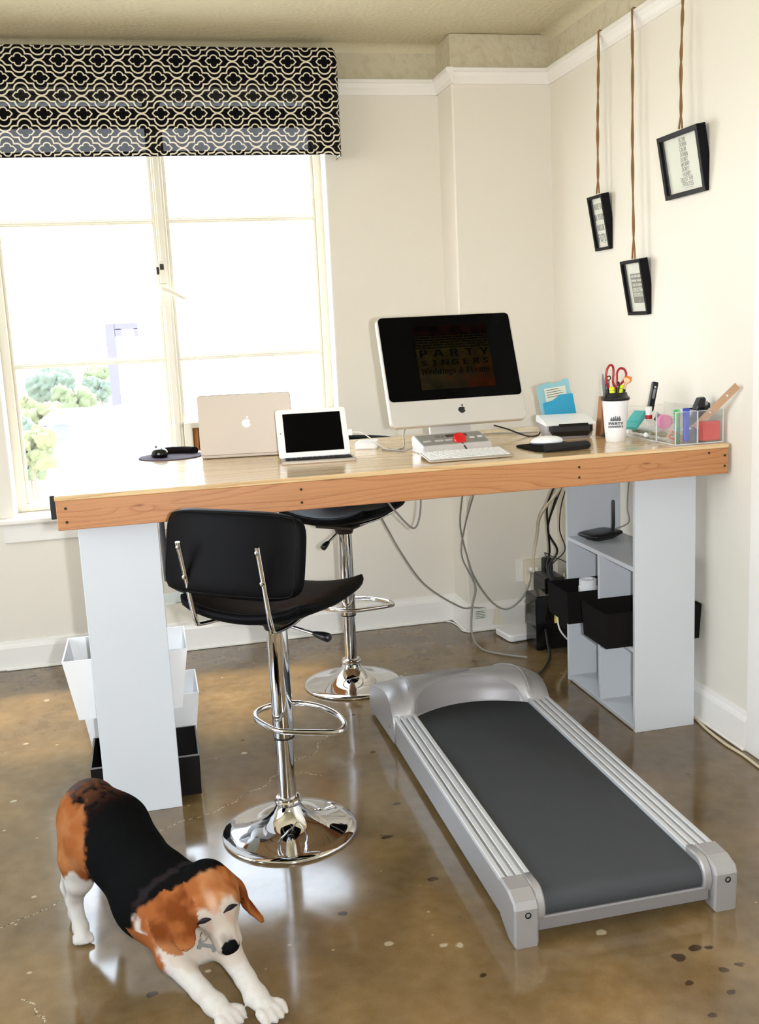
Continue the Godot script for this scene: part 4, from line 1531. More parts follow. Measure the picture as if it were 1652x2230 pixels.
		if on_head > 0.0:
			var top := tan.lerp(light_tan, clampf(0.35 + slow * 1.6, 0, 1))
			top = top.lerp(Color(0.6, 0.42, 0.30), 0.55 * smoothstep(0.016, 0.004, absf(r)) * smoothstep(-0.02, 0.03, f))
			var line := 0.046 + w - 0.022 * smoothstep(0.006, 0.026, absf(r)) + 0.03 * smoothstep(0.040, 0.056, absf(r))
			var hc := top.lerp(white * Color(0.92, 0.84, 0.77), smoothstep(line - 0.008, line + 0.010, f))
			hc = hc.lerp(Color(0.42, 0.20, 0.13), 0.35 * smoothstep(0.010, 0.003, absf(absf(r) - 0.021 - (f - 0.055) * 0.1)) * edge.call(minf(f - 0.052, 0.082 - f)))
			hc = hc.lerp(Color(0.10, 0.085, 0.085), 0.8 * smoothstep(0.090, 0.116, f + w) * smoothstep(0.018, 0.008, absf(r)) * smoothstep(-0.014, 0.0, u))
			if f > 0.108 and (h - (hp(0.124, 0, 0.002) - HEAD)).length() < 0.0215:
				hc = Color(0.006, 0.006, 0.007)
			c = c.lerp(hc, on_head)
		return c
	part_mesh(field_mesh(Vector3(-2.27, -0.01, 2.01), Vector3(-1.66, 0.43, 2.78), 0.005, tint), "body", coat, o)
	# lids and eyes
	for e in [-1.0, 1.0]:
		var s := begin()
		var p := []
		for k in 7:
			var a := -1.0 + k / 3.0
			p.append(surface_on(hp(0.050 + 0.003 * a * a * 1.0 - 0.002 * a * e, e * 0.031 + a * 0.0165, 0.09), -head_u) + head_u * 0.0002)
		tube(s, p, [0.0012, 0.003, 0.0052, 0.0064, 0.006, 0.0038, 0.0014], 7)
		part(s, "eyelid", mat("eyelid_%d" % int(e), srgb(24, 18, 21), 0.5, 0.0, 0.3), o, "dark closed eyelid")
	# collar tag: ring and bone-shaped plate
	var tg := thing("collar_tag", "grey bone-shaped metal tag on a ring at the beagle's chest", "tag", Vector3(-1.852, 0.138, 2.634))
	var s := begin()
	var ring := []
	for k in 14:
		ring.append(Vector3(cos(TAU * k / 14) * 0.007, 0.022 + sin(TAU * k / 14) * 0.0115, 0.004))
	tube(s, ring, 0.0016, 6, true)
	part(s, "ring", M.chrome, tg)
	s = begin()
	var poly := PackedVector2Array([Vector2(-0.011, 0.004), Vector2(-0.014, 0.0105), Vector2(-0.0195, 0.010), Vector2(-0.0215, 0.005), Vector2(-0.0195, 0.0), Vector2(-0.0215, -0.005), Vector2(-0.0195, -0.010), Vector2(-0.014, -0.0105), Vector2(-0.011, -0.004), Vector2(0.011, -0.004), Vector2(0.014, -0.0105), Vector2(0.0195, -0.010), Vector2(0.0215, -0.005), Vector2(0.0195, 0), Vector2(0.0215, 0.005), Vector2(0.0195, 0.010), Vector2(0.014, 0.0105), Vector2(0.011, 0.004)])
	prism(s, poly, -0.001, 0.001, Transform3D(Basis(Vector3.BACK, -0.4) * Basis(Vector3.RIGHT, -0.45), Vector3(0.006, 0.0, 0.006)))
	part(s, "plate", mat("tag_metal", srgb(98, 98, 94), 0.5, 0.2), tg)

func bone_distance(p: Vector3) -> float:
	var best := 1.0
	for bn in bones:
		var ab: Vector3 = bn[1] - bn[0]
		var fl: Vector3 = bn[5]
		var v: Vector3 = p - bn[0]
		if bn[6] != 1.0:
			ab += fl * ab.dot(fl) * (bn[6] - 1.0)
			v += fl * v.dot(fl) * (bn[6] - 1.0)
		var t := clampf(v.dot(ab) / maxf(ab.length_squared(), 1e-9), 0, 1)
		var d: float = (v - ab * t).length() - lerpf(bn[2], bn[3], t)
		var k: float = bn[4]
		var h := k - absf(d - best)
		best = minf(d, best) - (h * h * 0.25 / k if h > 0.0 else 0.0)
	return best

func surface_on(p: Vector3, towards: Vector3) -> Vector3:
	for k in 60:
		var d := bone_distance(p)
		if d < 0.0004:
			break
		p += towards * minf(d * 0.8, 0.01)
	return p

# ---------------------------------------------------------------- patterned valance over the window
func chain_points() -> Array:
	# one period of the printed outline, in units of the drawing: peaks over the motif, valleys to the knot
	var p := []
	for k in 13:
		var a := PI - PI * k / 12
		p.append(Vector2(cos(a) * 95, 80 + sin(a) * 95))
	p.append(Vector2(150, 80))
	for k in 9:
		var x := lerpf(178, 266.5, k / 8.0)
		p.append(Vector2(x, 100 - sqrt(maxf(0, 95.0 * 95.0 - (x - 266.5) * (x - 266.5)))))
	return p

func valance_texture() -> ImageTexture:
	var w := 320
	var h := 296
	var segs := []
	var half := chain_points()
	for k in half.size() - 1:
		segs.append([half[k], half[k + 1], 11.0])
	var mot := []
	for k in 9:
		var a := PI / 2 - PI / 2 * k / 8
		mot.append(Vector2(cos(a) * 50, 44 + sin(a) * 46))
	mot.append(Vector2(78, 46))
	mot.append(Vector2(118, 0))
	for k in mot.size() - 1:
		segs.append([mot[k], mot[k + 1], 9.0])
	var d := PackedByteArray()
	d.resize(w * h * 3)
	var rng := RandomNumberGenerator.new()
	rng.seed = 3
	for y in h:
		for x in w:
			var px := 533.0 * (x + 0.5) / w
			var py := 493.0 * (y + 0.5) / h
			var best := 99.0
			for cell in [[0, 0], [533, 0], [0, 493], [533, 493], [266.5, 246.5]]:
				var q := Vector2(absf(px - cell[0]), absf(py - cell[1]))
				if q.x > 276 or q.y > 190:
					continue
				for sg in segs:
					if q.x < minf(sg[0].x, sg[1].x) - 12 or q.x > maxf(sg[0].x, sg[1].x) + 12:
						continue
					best = minf(best, seg_dist(q, sg[0], sg[1]) - sg[2])
				best = minf(best, Vector2(q.x - 266.5, q.y).length() - 16.0)
			var t := clampf(0.5 - best / 3.0, 0, 1)
			var n := rng.randf_range(-0.03, 0.03)
			var i := (y * w + x) * 3
			d[i] = int(clampf(lerpf(0.055, 0.90, t) + n, 0, 1) * 255)
			d[i + 1] = int(clampf(lerpf(0.05, 0.86, t) + n, 0, 1) * 255)
			d[i + 2] = int(clampf(lerpf(0.06, 0.77, t) + n, 0, 1) * 255)
	return ImageTexture.create_from_image(Image.create_from_data(w, h, false, Image.FORMAT_RGB8, d))

func build_valance() -> void:
	var o := thing("fabric_valance", "black and white quatrefoil fabric valance hanging above the window", "valance", Vector3(-1.75, 2.42, 0.0))
	var cloth := mat("printed_cloth", Color.WHITE, 0.85, 0.0, 0.2)
	cloth.albedo_texture = valance_texture()
	# an open weave: a little of the window's light comes straight through
	cloth.transparency = BaseMaterial3D.TRANSPARENCY_ALPHA
	cloth.albedo_color.a = 0.982
	# a cloth skin that rounds over the top edge, with side returns to the wall
	var x0 := -0.85
	var x1 := 0.80
	var y0 := -0.205
	var y1 := 0.235
	var z1 := 0.15
	var path := []   # (x, z, u) round the front, with rounded corners
	for k in 5:
		path.append(Vector2(x0, lerpf(0.004, z1 - 0.02, k / 4.0)))
	for k in range(1, 6):
		var a := PI / 2 * k / 6
		path.append(Vector2(x0 + 0.02 - 0.02 * cos(a), z1 - 0.02 + 0.02 * sin(a)))
	for k in 41:
		path.append(Vector2(lerpf(x0 + 0.02, x1 - 0.02, k / 40.0), z1))
	for k in range(1, 6):
		var a := PI / 2 * k / 6
		path.append(Vector2(x1 - 0.02 + 0.02 * sin(a), z1 - 0.02 + 0.02 * cos(a)))
	for k in 5:
		path.append(Vector2(x1, lerpf(z1 - 0.02, 0.004, k / 4.0)))
	var run := [0.0]
	for k in path.size() - 1:
		run.append(run[k] + path[k].distance_to(path[k + 1]))
	var px := 0.157
	var py := 0.139
	var s := begin()
	s.set_smooth_group(1)
	var rows := 14
	var at := func(i: int, j: int) -> Vector3:
		var y := lerpf(y0, y1, float(j) / rows)
		var q: Vector2 = path[i]
		var c := Vector2(clampf(q.x, x0 + 0.05, x1 - 0.05), 0.05)
		var k := 0.0
		if j == rows:
			k = 0.018
		elif j == rows - 1:
			k = 0.003
		q = q + (c - q).normalized() * k
		# the hem droops a little at the free end
		return Vector3(q.x, y - (0.006 * smoothstep(x1 - 0.1, x1, q.x) if j == 0 else 0.0), q.y + 0.004 * sin(q.x * 9.0 + y * 6.0) * (1.0 if q.y > 0.1 else 0.0))
	for i in path.size() - 1:
		for j in rows:
			var c := [[i, j], [i + 1, j], [i + 1, j + 1], [i, j + 1]]
			for t in [0, 2, 1, 0, 3, 2]:
				var v: Array = c[t]
				s.set_uv(Vector2((run[v[0]] - 1.728) / px, -(lerpf(y0, y1, float(v[1]) / rows) - 0.173) / py))
				s.add_vertex(at.call(v[0], v[1]))
	part(s, "printed_cloth", cloth, o)
	# folded lining behind the print: where it lies double no window light comes through
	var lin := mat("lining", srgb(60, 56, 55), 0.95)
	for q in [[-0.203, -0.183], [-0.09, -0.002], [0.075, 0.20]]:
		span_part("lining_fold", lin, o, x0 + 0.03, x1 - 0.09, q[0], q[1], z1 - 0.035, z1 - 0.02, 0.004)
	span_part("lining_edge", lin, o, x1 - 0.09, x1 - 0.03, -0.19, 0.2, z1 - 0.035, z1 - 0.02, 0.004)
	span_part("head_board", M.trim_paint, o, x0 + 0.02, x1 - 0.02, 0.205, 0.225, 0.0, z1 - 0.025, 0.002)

# ---------------------------------------------------------------- framed prints on twine
func build_wall_frames() -> void:
	hung_frame("small black box frame with bold lettered print, hanging nearest the corner", Vector3(-0.05, 1.940, 0.770), 0.137, 0.218, 0.012, 0)
	hung_frame("black box frame with a dark panel print, hanging lowest", Vector3(-0.05, 1.664, 1.080), 0.163, 0.208, 0.012, 1)
	hung_frame("large black box frame with slim handwritten print, hanging highest", Vector3(-0.05, 2.066, 1.423), 0.268, 0.215, 0.016, 2)
	twine("thin brown twine above the frame nearest the corner", 0.795, 0.801, 1.944)
	twine("long brown twine above the lowest frame", 1.078, 1.108, 1.668)
	twine("thick brown twine above the largest frame", 1.44, 1.449, 2.07)

func hung_frame(label: String, top: Vector3, w: float, h: float, bar: float, kind: int) -> void:
	# faces into the room; the top leans away from the wall
	var o := thing("picture_frame", label, "picture frame", top, 0.0, "black box frames hanging on twine")
	o.basis = Basis(Vector3.BACK, 0.17 if kind < 2 else 0.17) * Basis(Vector3.UP, -PI / 2)
	# local: x to the viewer's right (along +z), y up, z out of the wall; origin at the top edge, front
	var depth := 0.034
	var s := begin()
	span(s, -w / 2, w / 2, -bar, 0, -depth, 0, 0.001)
	span(s, -w / 2, w / 2, -h, -h + bar, -depth, 0, 0.001)
	span(s, -w / 2, -w / 2 + bar, -h + bar, -bar, -depth, 0, 0.001)
	span(s, w / 2 - bar, w / 2, -h + bar, -bar, -depth, 0, 0.001)
	part(s, "moulding", M.frame_black, o)
	span_part("backing", M.black_matte, o, -w / 2 + 0.004, w / 2 - 0.004, -h + 0.004, -0.004, -depth - 0.002, -depth + 0.004)
	var iw := w - 2 * bar
	var ih := h - 2 * bar
	var zp := -depth + 0.016
	var pr := span_part("print", M.paper, o, -iw / 2, iw / 2, -h + bar, -bar, zp - 0.002, zp)
	span_part("glazing", M.window_glass, o, -iw / 2, iw / 2, -h + bar, -bar, -0.012, -0.0105)
	var z := zp + 0.0004
	if kind == 0:
		var rows := ["HAVE FAITH", "IN YOURSELF", "AND IN THE", "FUTURE"]
		for k in 4:
			lettering(rows[k], 0.017 if k < 3 else 0.026, M.print_ink, pr, Transform3D(Basis(), Vector3(0, -bar - ih * (0.17 + 0.215 * k), z)), true, 0.0004, Vector2(0.8, 1.5) if k < 3 else Vector2(0.85, 1.3))
		span_part("print_line", M.print_ink, pr, -0.014, 0.014, -h + bar + 0.015, -h + bar + 0.0165, z - 0.0004, z + 0.0002)
	elif kind == 1:
		var pn := span_part("panel", M.print_grey, pr, -iw * 0.33, iw * 0.37, -h + bar + ih * 0.17, -bar - ih * 0.22, zp, z + 0.0002)
		var rows := ["LIFE ISN'T ABOUT", "FINDING YOURSELF", "LIFE IS ABOUT", "CREATING", "YOURSELF"]
		var sz := [0.0088, 0.0080, 0.0098, 0.0145, 0.0145]
		for k in 5:
			lettering(rows[k], sz[k], M.paper, pn, Transform3D(Basis(), Vector3(iw * 0.02, -bar - ih * (0.275 + 0.09 * k + (0.012 * (k - 2) if k > 2 else 0.0)), z + 0.0004)), true, 0.0004, Vector2(0.92, 1.12))
		span_part("print_line", M.paper, pn, -0.006, 0.008, -bar - ih * 0.79, -bar - ih * 0.782, z, z + 0.0006)
	else:
		var rows := ["SLOW", "DOWN", "CALM", "DOWN", "DON'T", "WORRY", "DON'T", "HURRY", "TRUST THE", "PROCESS"]
		for k in 10:
			lettering(rows[k], 0.0125, M.print_ink, pr, Transform3D(Basis(Vector3.BACK, 0.03 * (k % 3 - 1)), Vector3(0.003 * (k % 2), -bar - ih * (0.075 + 0.089 * k), z)), false, 0.0004, Vector2(1.0 if k < 8 else 1.05, 1.12))
		span_part("print_line", M.print_ink, pr, -0.018, 0.034, -h + bar + 0.010, -h + bar + 0.0112, z - 0.0004, z + 0.0002)

func twine(label: String, z0: float, z1: float, y1: float) -> void:
	var o := thing("twine", label, "twine", Vector3(-0.035, y1, z1), 0.0, "brown twines hanging from the picture rail")
	var up := RT - y1
	var dz := z0 - z1
	for k in 2:
		var p := []
		var n := 60
		for i in n + 1:
			var t := float(i) / n
			var a := t * 26.0 + k * PI
			var spread := 0.0035 + (0.006 * pow(1.0 - t, 6.0))
			p.append(Vector3(-0.012 * (1.0 - t) + cos(a) * 0.002, t * up, dz * t + (spread if k == 0 else -spread) * cos(a * 0.35) + sin(a) * 0.001))
		p.append(Vector3(0.004, up + 0.004, dz))
		p.append(Vector3(0.02, up + 0.003, dz))
		var s := begin()
		tube(s, p, 0.0032, 6)
		part(s, "strand", M.twine, o)

# ---------------------------------------------------------------- things on the window end of the desk
func fruit_logo(s: SurfaceTool, size: float, xf: Transform3D, d: float) -> void:
	var body := PackedVector2Array()
	for k in 40:
		var a := TAU * k / 40.0
		var r := 1.0
		# two lobes at the top, two at the bottom, narrow below
		r += 0.06 * cos(2 * a) * signf(1.0)
		r -= 0.20 * exp(-pow(wrapf(a - PI / 2, -PI, PI), 2) / 0.05)
		r -= 0.07 * exp(-pow(wrapf(a + PI / 2, -PI, PI), 2) / 0.03)
		var v := Vector2(cos(a), sin(a)) * r
		if v.y < 0:
			v.x *= 1.0 - 0.22 * absf(v.y)
		body.append(v * 0.44)
	var bite := ellipse(0.19, 0.21, 20)
	for k in bite.size():
		bite[k] += Vector2(0.50, 0.07)
	var out := Geometry2D.clip_polygons(body, bite)
	for p in out:
		var q := PackedVector2Array()
		for v in p:
			q.append(v * size)
		prism(s, q, 0, d, xf)
	var leaf := PackedVector2Array()
	for k in 9:
		var t := k / 8.0
		leaf.append(Vector2(0.01 + 0.19 * t, 0.44 + 0.27 * t) + Vector2(-0.7, 0.5) * 0.11 * sin(PI * t))
	for k in range(7, 0, -1):
		var t := k / 8.0
		leaf.append(Vector2(0.01 + 0.19 * t, 0.44 + 0.27 * t) - Vector2(-0.7, 0.5) * 0.11 * sin(PI * t))
	for k in leaf.size():
		leaf[k] *= size
	prism(s, leaf, 0, d, xf)

func panel_frame(at: Vector3, yaw: float, tilt: float) -> Transform3D:
	return Transform3D(Basis(Vector3.UP, yaw) * Basis(Vector3.RIGHT, -tilt), at)

func build_desk_left() -> void:
	# round pad with wrist rest
	var o := thing("mouse_pad", "round purple-grey mouse pad with a black wrist rest by the window", "mouse pad", Vector3(-1.806, DESK, 0.945))
	var s := begin()
	lathe(s, [Vector2(0, 0), Vector2(0.116, 0), Vector2(0.1175, 0.0015), Vector2(0.1165, 0.004), Vector2(0, 0.0045)], 48)
	part(s, "pad", M.purple_fabric, o)
	s = begin()
	var rest := []
	for k in 9:
		var a := lerpf(-0.1, 1.15, k / 8.0)
		rest.append(Vector3(sin(a) * 0.105 - 0.01, 0.014, -cos(a) * 0.088 + 0.006))
	tube(s, spline(rest, 3), 0.019, 12, false, Vector2(1.0, 0.72))
	part(s, "wrist_rest", M.black_fabric, o)
	var m := thing("computer_mouse", "black and silver mouse on the round purple pad", "mouse", Vector3(-1.848, DESK + 0.0047, 0.955), 0.3)
	mouse_body(m, 0.058, 0.10, 0.034, M.black_gloss)
	s = begin()
	tube(s, [Vector3(-0.004, 0.033, -0.036), Vector3(0.004, 0.033, -0.036)], 0.006, 10)
	part(s, "wheel", M.steel, m)
	# laptop: the lid's back faces the room
	var f := panel_frame(Vector3(-1.545, DESK + 0.012, 1.128), -0.155, 0.07)
	var l := thing("laptop", "silver open laptop seen from behind its lid", "laptop", Vector3.ZERO)
	s = begin()
	prism(s, round_rect(0.328, 0.212, 0.012, 6), -0.007, 0.0, f * Transform3D(Basis(), Vector3(0, 0.106, 0)), true, 0.0025)
	var lid := part(s, "lid", M.aluminium, l)
	s = begin()
	prism(s, round_rect(0.31, 0.195, 0.006, 4), -0.0078, -0.0068, f * Transform3D(Basis(), Vector3(0, 0.108, 0)), false)
	part(s, "screen", M.black_gloss, lid)
	s = begin()
	fruit_logo(s, 0.036, f * Transform3D(Basis(), Vector3(0.004, 0.108, 0.0)), 0.0006)
	part(s, "logo", mat("logo_white", srgb(248, 244, 238), 0.5), lid, "white apple logo with a bite")
	var fb := Transform3D(Basis(Vector3.UP, -0.155), Vector3(-1.545, DESK, 1.128))
	s = begin()
	prism(s, round_rect(0.328, 0.218, 0.012, 6), 0.002, 0.014, fb * Transform3D(Basis(Vector3.RIGHT, -PI / 2), Vector3(0, 0, -0.113)), true, 0.0025)
	var base := part(s, "base", M.aluminium, l)
	s = begin()
	prism(s, round_rect(0.27, 0.1, 0.004, 3), 0.0138, 0.0146, fb * Transform3D(Basis(Vector3.RIGHT, -PI / 2), Vector3(0, 0, -0.085)))
	part(s, "keyboard", M.black_plastic, base)
	s = begin()
	prism(s, round_rect(0.105, 0.07, 0.004, 3), 0.0138, 0.0144, fb * Transform3D(Basis(Vector3.RIGHT, -PI / 2), Vector3(0, 0, -0.18)))
	part(s, "trackpad", M.silver_paint, base)
	for q in [[-0.14, -0.02], [0.14, -0.02], [-0.14, -0.2], [0.14, -0.2]]:
		s = begin()
		lathe(s, [Vector2(0, 0), Vector2(0.006, 0), Vector2(0.006, 0.0025), Vector2(0, 0.0025)], 10, fb * Transform3D(Basis(), Vector3(q[0], 0, q[1])))
		part(s, "foot", M.black_plastic, base)
	# tablet in its keyboard tray
	var td := thing("keyboard_dock", "slim silver keyboard dock with black keys holding the white tablet", "keyboard", Vector3(-1.333, DESK, 1.375), -0.105)
	s = begin()
	prism(s, round_rect(0.246, 0.115, 0.008, 4), 0.0, 0.010, Transform3D(Basis(Vector3.RIGHT, -PI / 2), Vector3(0.002, 0, 0)), true, 0.002)
	part(s, "tray", M.aluminium, td)
	span_part("key_bed", M.black_plastic, td, -0.112, 0.115, 0.0095, 0.0108, -0.048, 0.041)
	s = begin()
	span(s, -0.0079, 0.0079, 0, 0.0028, -0.0062, 0.0062, 0.001)
	s.generate_normals()
	var key := s.commit()
	for r in 4:
		for k in 12:
			if r == 3 and k > 3 and k < 8:
				continue
			part_mesh(key, "key", M.black_matte, td).position = Vector3(-0.1 + k * 0.0183 + r * 0.001, 0.0107, -0.014 + r * 0.0148)
	span_part("key", M.black_matte, td, -0.027, 0.045, 0.0107, 0.0135, 0.0242, 0.0365, 0.001)
	var ft := panel_frame(Vector3(-1.3354, DESK + 0.0125, 1.339), -0.0654, 0.6)
	var t := thing("tablet", "white framed tablet standing in a keyboard dock", "tablet", Vector3.ZERO)
	s = begin()
	prism(s, round_rect(0.243, 0.187, 0.011, 6), -0.009, 0.0, ft * Transform3D(Basis(), Vector3(0, 0.0935, 0)), true, 0.002)
	part(s, "body", M.white_plastic, t)
	s = begin()
	prism(s, round_rect(0.199, 0.1495, 0.001, 2), -0.0005, 0.0006, ft * Transform3D(Basis(), Vector3(0.002, 0.094, 0)))
	part(s, "screen", M.screen_glass, t, "black switched-off screen")
	s = begin()
	lathe(s, [Vector2(0, 0), Vector2(0.002, 0), Vector2(0.002, 0.0007), Vector2(0, 0.0007)], 10, ft * Transform3D(Basis(Vector3.RIGHT, PI / 2), Vector3(-0.11, 0.0935, 0)))
	part(s, "camera_dot", M.black_gloss, t)
	s = begin()
	box(s, ft * Vector3(0.128, 0.085, -0.004), Vector3(0.016, 0.022, 0.006), 0.001, ft.basis)
	part(s, "charging_plug", M.white_plastic, t)
	# white mains adapter
	var a := thing("power_adapter", "white square power adapter lying between tablet and monitor", "power adapter", Vector3(-1.105, DESK, 1.115), -0.35)
	s = begin()
	prism(s, round_rect(0.082, 0.096, 0.012, 5), 0.0, 0.026, Transform3D(Basis(Vector3.RIGHT, -PI / 2), Vector3.ZERO), true, 0.004)
	part(s, "block", M.white_plastic, a)
	var c := thing("white_cable", "thin white cable running from the tablet over the desk", "cable", Vector3.ZERO)
	s = begin()
	tube(s, spline([ft * Vector3(0.136, 0.085, -0.004), Vector3(-1.16, DESK + 0.075, 1.30), Vector3(-1.11, DESK + 0.035, 1.29), Vector3(-1.075, DESK + 0.012, 1.27), Vector3(-1.04, DESK + 0.003, 1.24), Vector3(-1.0, DESK + 0.003, 1.22)]), 0.0022, 7)
	part(s, "cord", M.white_cord, c)
	s = begin()
	tube(s, spline([Vector3(-1.02, DESK + 0.003, 1.245), Vector3(-0.99, DESK + 0.006, 1.2), Vector3(-0.965, DESK + 0.05, 1.11), Vector3(-0.92, DESK + 0.09, 1.06)]), 0.003, 7)
	part(s, "cord", M.grey_cord, c)
	var g := thing("grey_cable", "grey cable from the white adapter to the treadmill console", "cable", Vector3.ZERO)
	s = begin()
	tube(s, spline([Vector3(-1.075, DESK + 0.004, 1.22), Vector3(-1.05, DESK + 0.004, 1.27), Vector3(-1.02, DESK + 0.004, 1.31), Vector3(-0.985, DESK + 0.016, 1.325), Vector3(-0.955, DESK + 0.018, 1.332)]), 0.0032, 7)
	part(s, "cord", M.grey_cord, g)

func mouse_body(o: Node3D, w: float, l: float, h: float, m: Material, lower: Material = null) -> void:
	var s := begin()
	var rings := []
	for q in [[0.0, 0.88], [0.15, 0.97], [0.35, 1.0], [0.6, 0.92], [0.8, 0.76], [0.93, 0.52], [1.0, 0.18]]:
		var ring := []
		for k in 28:
			var a := TAU * k / 28
			var back: float = 0.12 * q[0]
			ring.append(Vector3(cos(a) * w / 2 * q[1], h * q[0], -sin(a) * l / 2 * q[1] + back * l * 0.5))
		rings.append(ring)
	loft(s, rings, false, true, 2)
	part(s, "shell", m, o)
	if lower:
		s = begin()
		lathe(s, [Vector2(0, 0), Vector2(0.46, 0), Vector2(0.515, 0.1), Vector2(0.515, 0.2), Vector2(0, 0.2)], 28, Transform3D(Basis().scaled(Vector3(w, h, l)), Vector3.ZERO))
		part(s, "underside", lower, o)

# ---------------------------------------------------------------- the desktop computer and what stands before it
func screen_texture() -> ImageTexture:
	var w := 148
	var h := 124
	var im := Image.create(w, h, false, Image.FORMAT_RGB8)
	var n := FastNoiseLite.new()
	n.seed = 14
	n.frequency = 0.03
	n.fractal_octaves = 4
	for y in h:
		for x in w:
			var v := float(y) / h
			var u := float(x) / w
			var q := n.get_noise_2d(x, y)
			var c := Color(0.12, 0.035, 0.02).lerp(Color(0.02, 0.012, 0.008), clampf(0.5 + q * 1.6, 0, 1))
			if v > 0.17:
				c = c.lerp(Color(0.155, 0.12, 0.045), smoothstep(0.14, 0.34, v))
			if v > 0.74:
				c = c.lerp(Color(0.19, 0.17, 0.12), 0.6)
			c = c.lerp(Color(0.22, 0.09, 0.03), smoothstep(0.75, 1.15, v * 0.7 + u * 0.55 + q * 0.25))
			if v > 0.13 and v < 0.37:
				var row := int(y / 5.0)
				if y % 5 == 0 or (x + (row % 2) * 11 + row * 3) % 22 == 0:
					c = c.lerp(Color(0.2, 0.17, 0.07), 0.8)
				else:
					c = c * 0.45
			c = c * (1.0 + q * 0.35)
			im.set_pixel(x, y, c)
	return ImageTexture.create_from_image(im)

func build_computer() -> void:
	var f := panel_frame(Vector3(-0.784, 1.108, 1.233), 0.02, 0.4)
	var W := 0.514
	var Hh := 0.42
	var o := thing("desktop_computer", "silver all-in-one computer with a wide black screen", "computer", Vector3.ZERO)
	var s := begin()
	prism(s, round_rect(W, Hh, 0.022, 8), -0.028, 0.0, f * Transform3D(Basis(), Vector3(0, Hh / 2, 0)), true, 0.003)
	# bulging back
	var rings := []
	for q in [[-0.028, 1.0], [-0.04, 0.97], [-0.06, 0.82], [-0.072, 0.5], [-0.076, 0.15]]:
		var ring := []
		for v in round_rect(W * 0.96 * q[1], Hh * 0.96 * q[1], 0.03 * q[1], 6):
			ring.append(f * Vector3(v.x, v.y + Hh / 2, q[0]))
		ring.reverse()
		rings.append(ring)
	loft(s, rings, false, true, 7)
	var body := part(s, "body", M.computer_silver, o)
	s = begin()
	prism(s, round_rect(W - 0.012, 0.322, 0.016, 8), -0.001, 0.0012, f * Transform3D(Basis(), Vector3(0, 0.094 + 0.161, 0)), true)
	var glass := part(s, "screen", M.screen_glass, o, "black glass screen")
	var lit := mat("screen_picture", Color(0.0, 0.0, 0.0), 0.3, 0.0, 0.1)
	lit.emission_enabled = true
	lit.emission_texture = screen_texture()
	lit.emission = Color.BLACK
	lit.emission_energy_multiplier = 0.5
	s = begin()
	var c := [f * Vector3(-0.126, 0.132, 0.0016), f * Vector3(0.156, 0.132, 0.0016), f * Vector3(0.156, 0.377, 0.0016), f * Vector3(-0.126, 0.377, 0.0016)]
	var uv := [Vector2(0, 1), Vector2(1, 1), Vector2(1, 0), Vector2(0, 0)]
	for i in [0, 2, 1, 0, 3, 2]:
		s.set_uv(uv[i])
		s.add_vertex(c[i])
	var pic := part(s, "screen_picture", lit, glass, "dim brown poster on the screen")
	var ink := mat("screen_ink", srgb(4, 4, 4), 0.6, 0.0, 0.1)
	for q in [["PARTY", 0.030, 0.270, 0.0585, 1.62], ["SINGERS", 0.022, 0.233, 0.0392, 1.56]]:
		var word: String = q[0]
		for n in word.length():
			lettering(word[n], q[1], ink, pic, f * Transform3D(Basis(), Vector3(0.016 + (n - (word.length() - 1) * 0.5) * q[3], q[2], 0.0017)), true, 0.0004, Vector2(q[4], 1.0))
	for q in [["Weddings", -0.052], ["&", 0.034], ["Events", 0.096]]:
		lettering(q[0], 0.021, ink, pic, f * Transform3D(Basis(Vector3(1, 0, 0), Vector3(0.22, 1, 0), Vector3(0, 0, 1)), Vector3(q[1], 0.200, 0.0017)), true, 0.0004, Vector2(0.95, 1.1), "Droid Serif")
	s = begin()
	fruit_logo(s, 0.030, f * Transform3D(Basis(), Vector3(0.012, 0.050, 0.0)), 0.0006)
	part(s, "logo", M.black_gloss, body, "black apple logo with a bite")
	# bent aluminium foot
	s = begin()
	var fo := PackedVector2Array([Vector2(-0.14, 0.0), Vector2(0.05, 0.0), Vector2(0.05, 0.004), Vector2(-0.045, 0.009), Vector2(-0.075, 0.03), Vector2(-0.105, 0.19), Vector2(-0.12, 0.19), Vector2(-0.092, 0.03), Vector2(-0.10, 0.01), Vector2(-0.14, 0.006)])
	prism(s, fo, -0.078, 0.078, Transform3D(Basis(Vector3(0, 0, 1), Vector3.UP, Vector3(-1, 0, 0)), Vector3(-0.79, DESK, 1.20)), false)
	part(s, "foot", M.computer_silver, o)
	# treadmill console lying behind the keyboard
	var k := thing("treadmill_console", "grey wedge-shaped treadmill control panel behind the white keyboard", "control panel", Vector3(-0.862, DESK, 1.365), 0.075)
	s = begin()
	var wp := PackedVector2Array([Vector2(-0.055, 0.0), Vector2(0.058, 0.0), Vector2(0.062, 0.024), Vector2(0.058, 0.027), Vector2(-0.045, 0.056), Vector2(-0.055, 0.052)])
	prism(s, wp, -0.126, 0.126, Transform3D(Basis(Vector3(0, 0, 1), Vector3.UP, Vector3(-1, 0, 0)), Vector3.ZERO), false, 0.003)
	part(s, "case", M.console_grey, k)
	var kf := Transform3D(Basis(Vector3.RIGHT, -PI / 2 + 0.274), Vector3(0, 0.0418, 0.006))
	s = begin()
	prism(s, round_rect(0.238, 0.094, 0.004, 3), 0.0, 0.0012, kf)
	var face := part(s, "face_plate", M.silver_paint, k)
	s = begin()
	prism(s, round_rect(0.078, 0.021, 0.001, 2), 0.001, 0.0018, kf * Transform3D(Basis(), Vector3(0.024, 0.024, 0)))
	part(s, "display", mat("led_window", srgb(58, 12, 12), 0.25), face, "dark red display window")
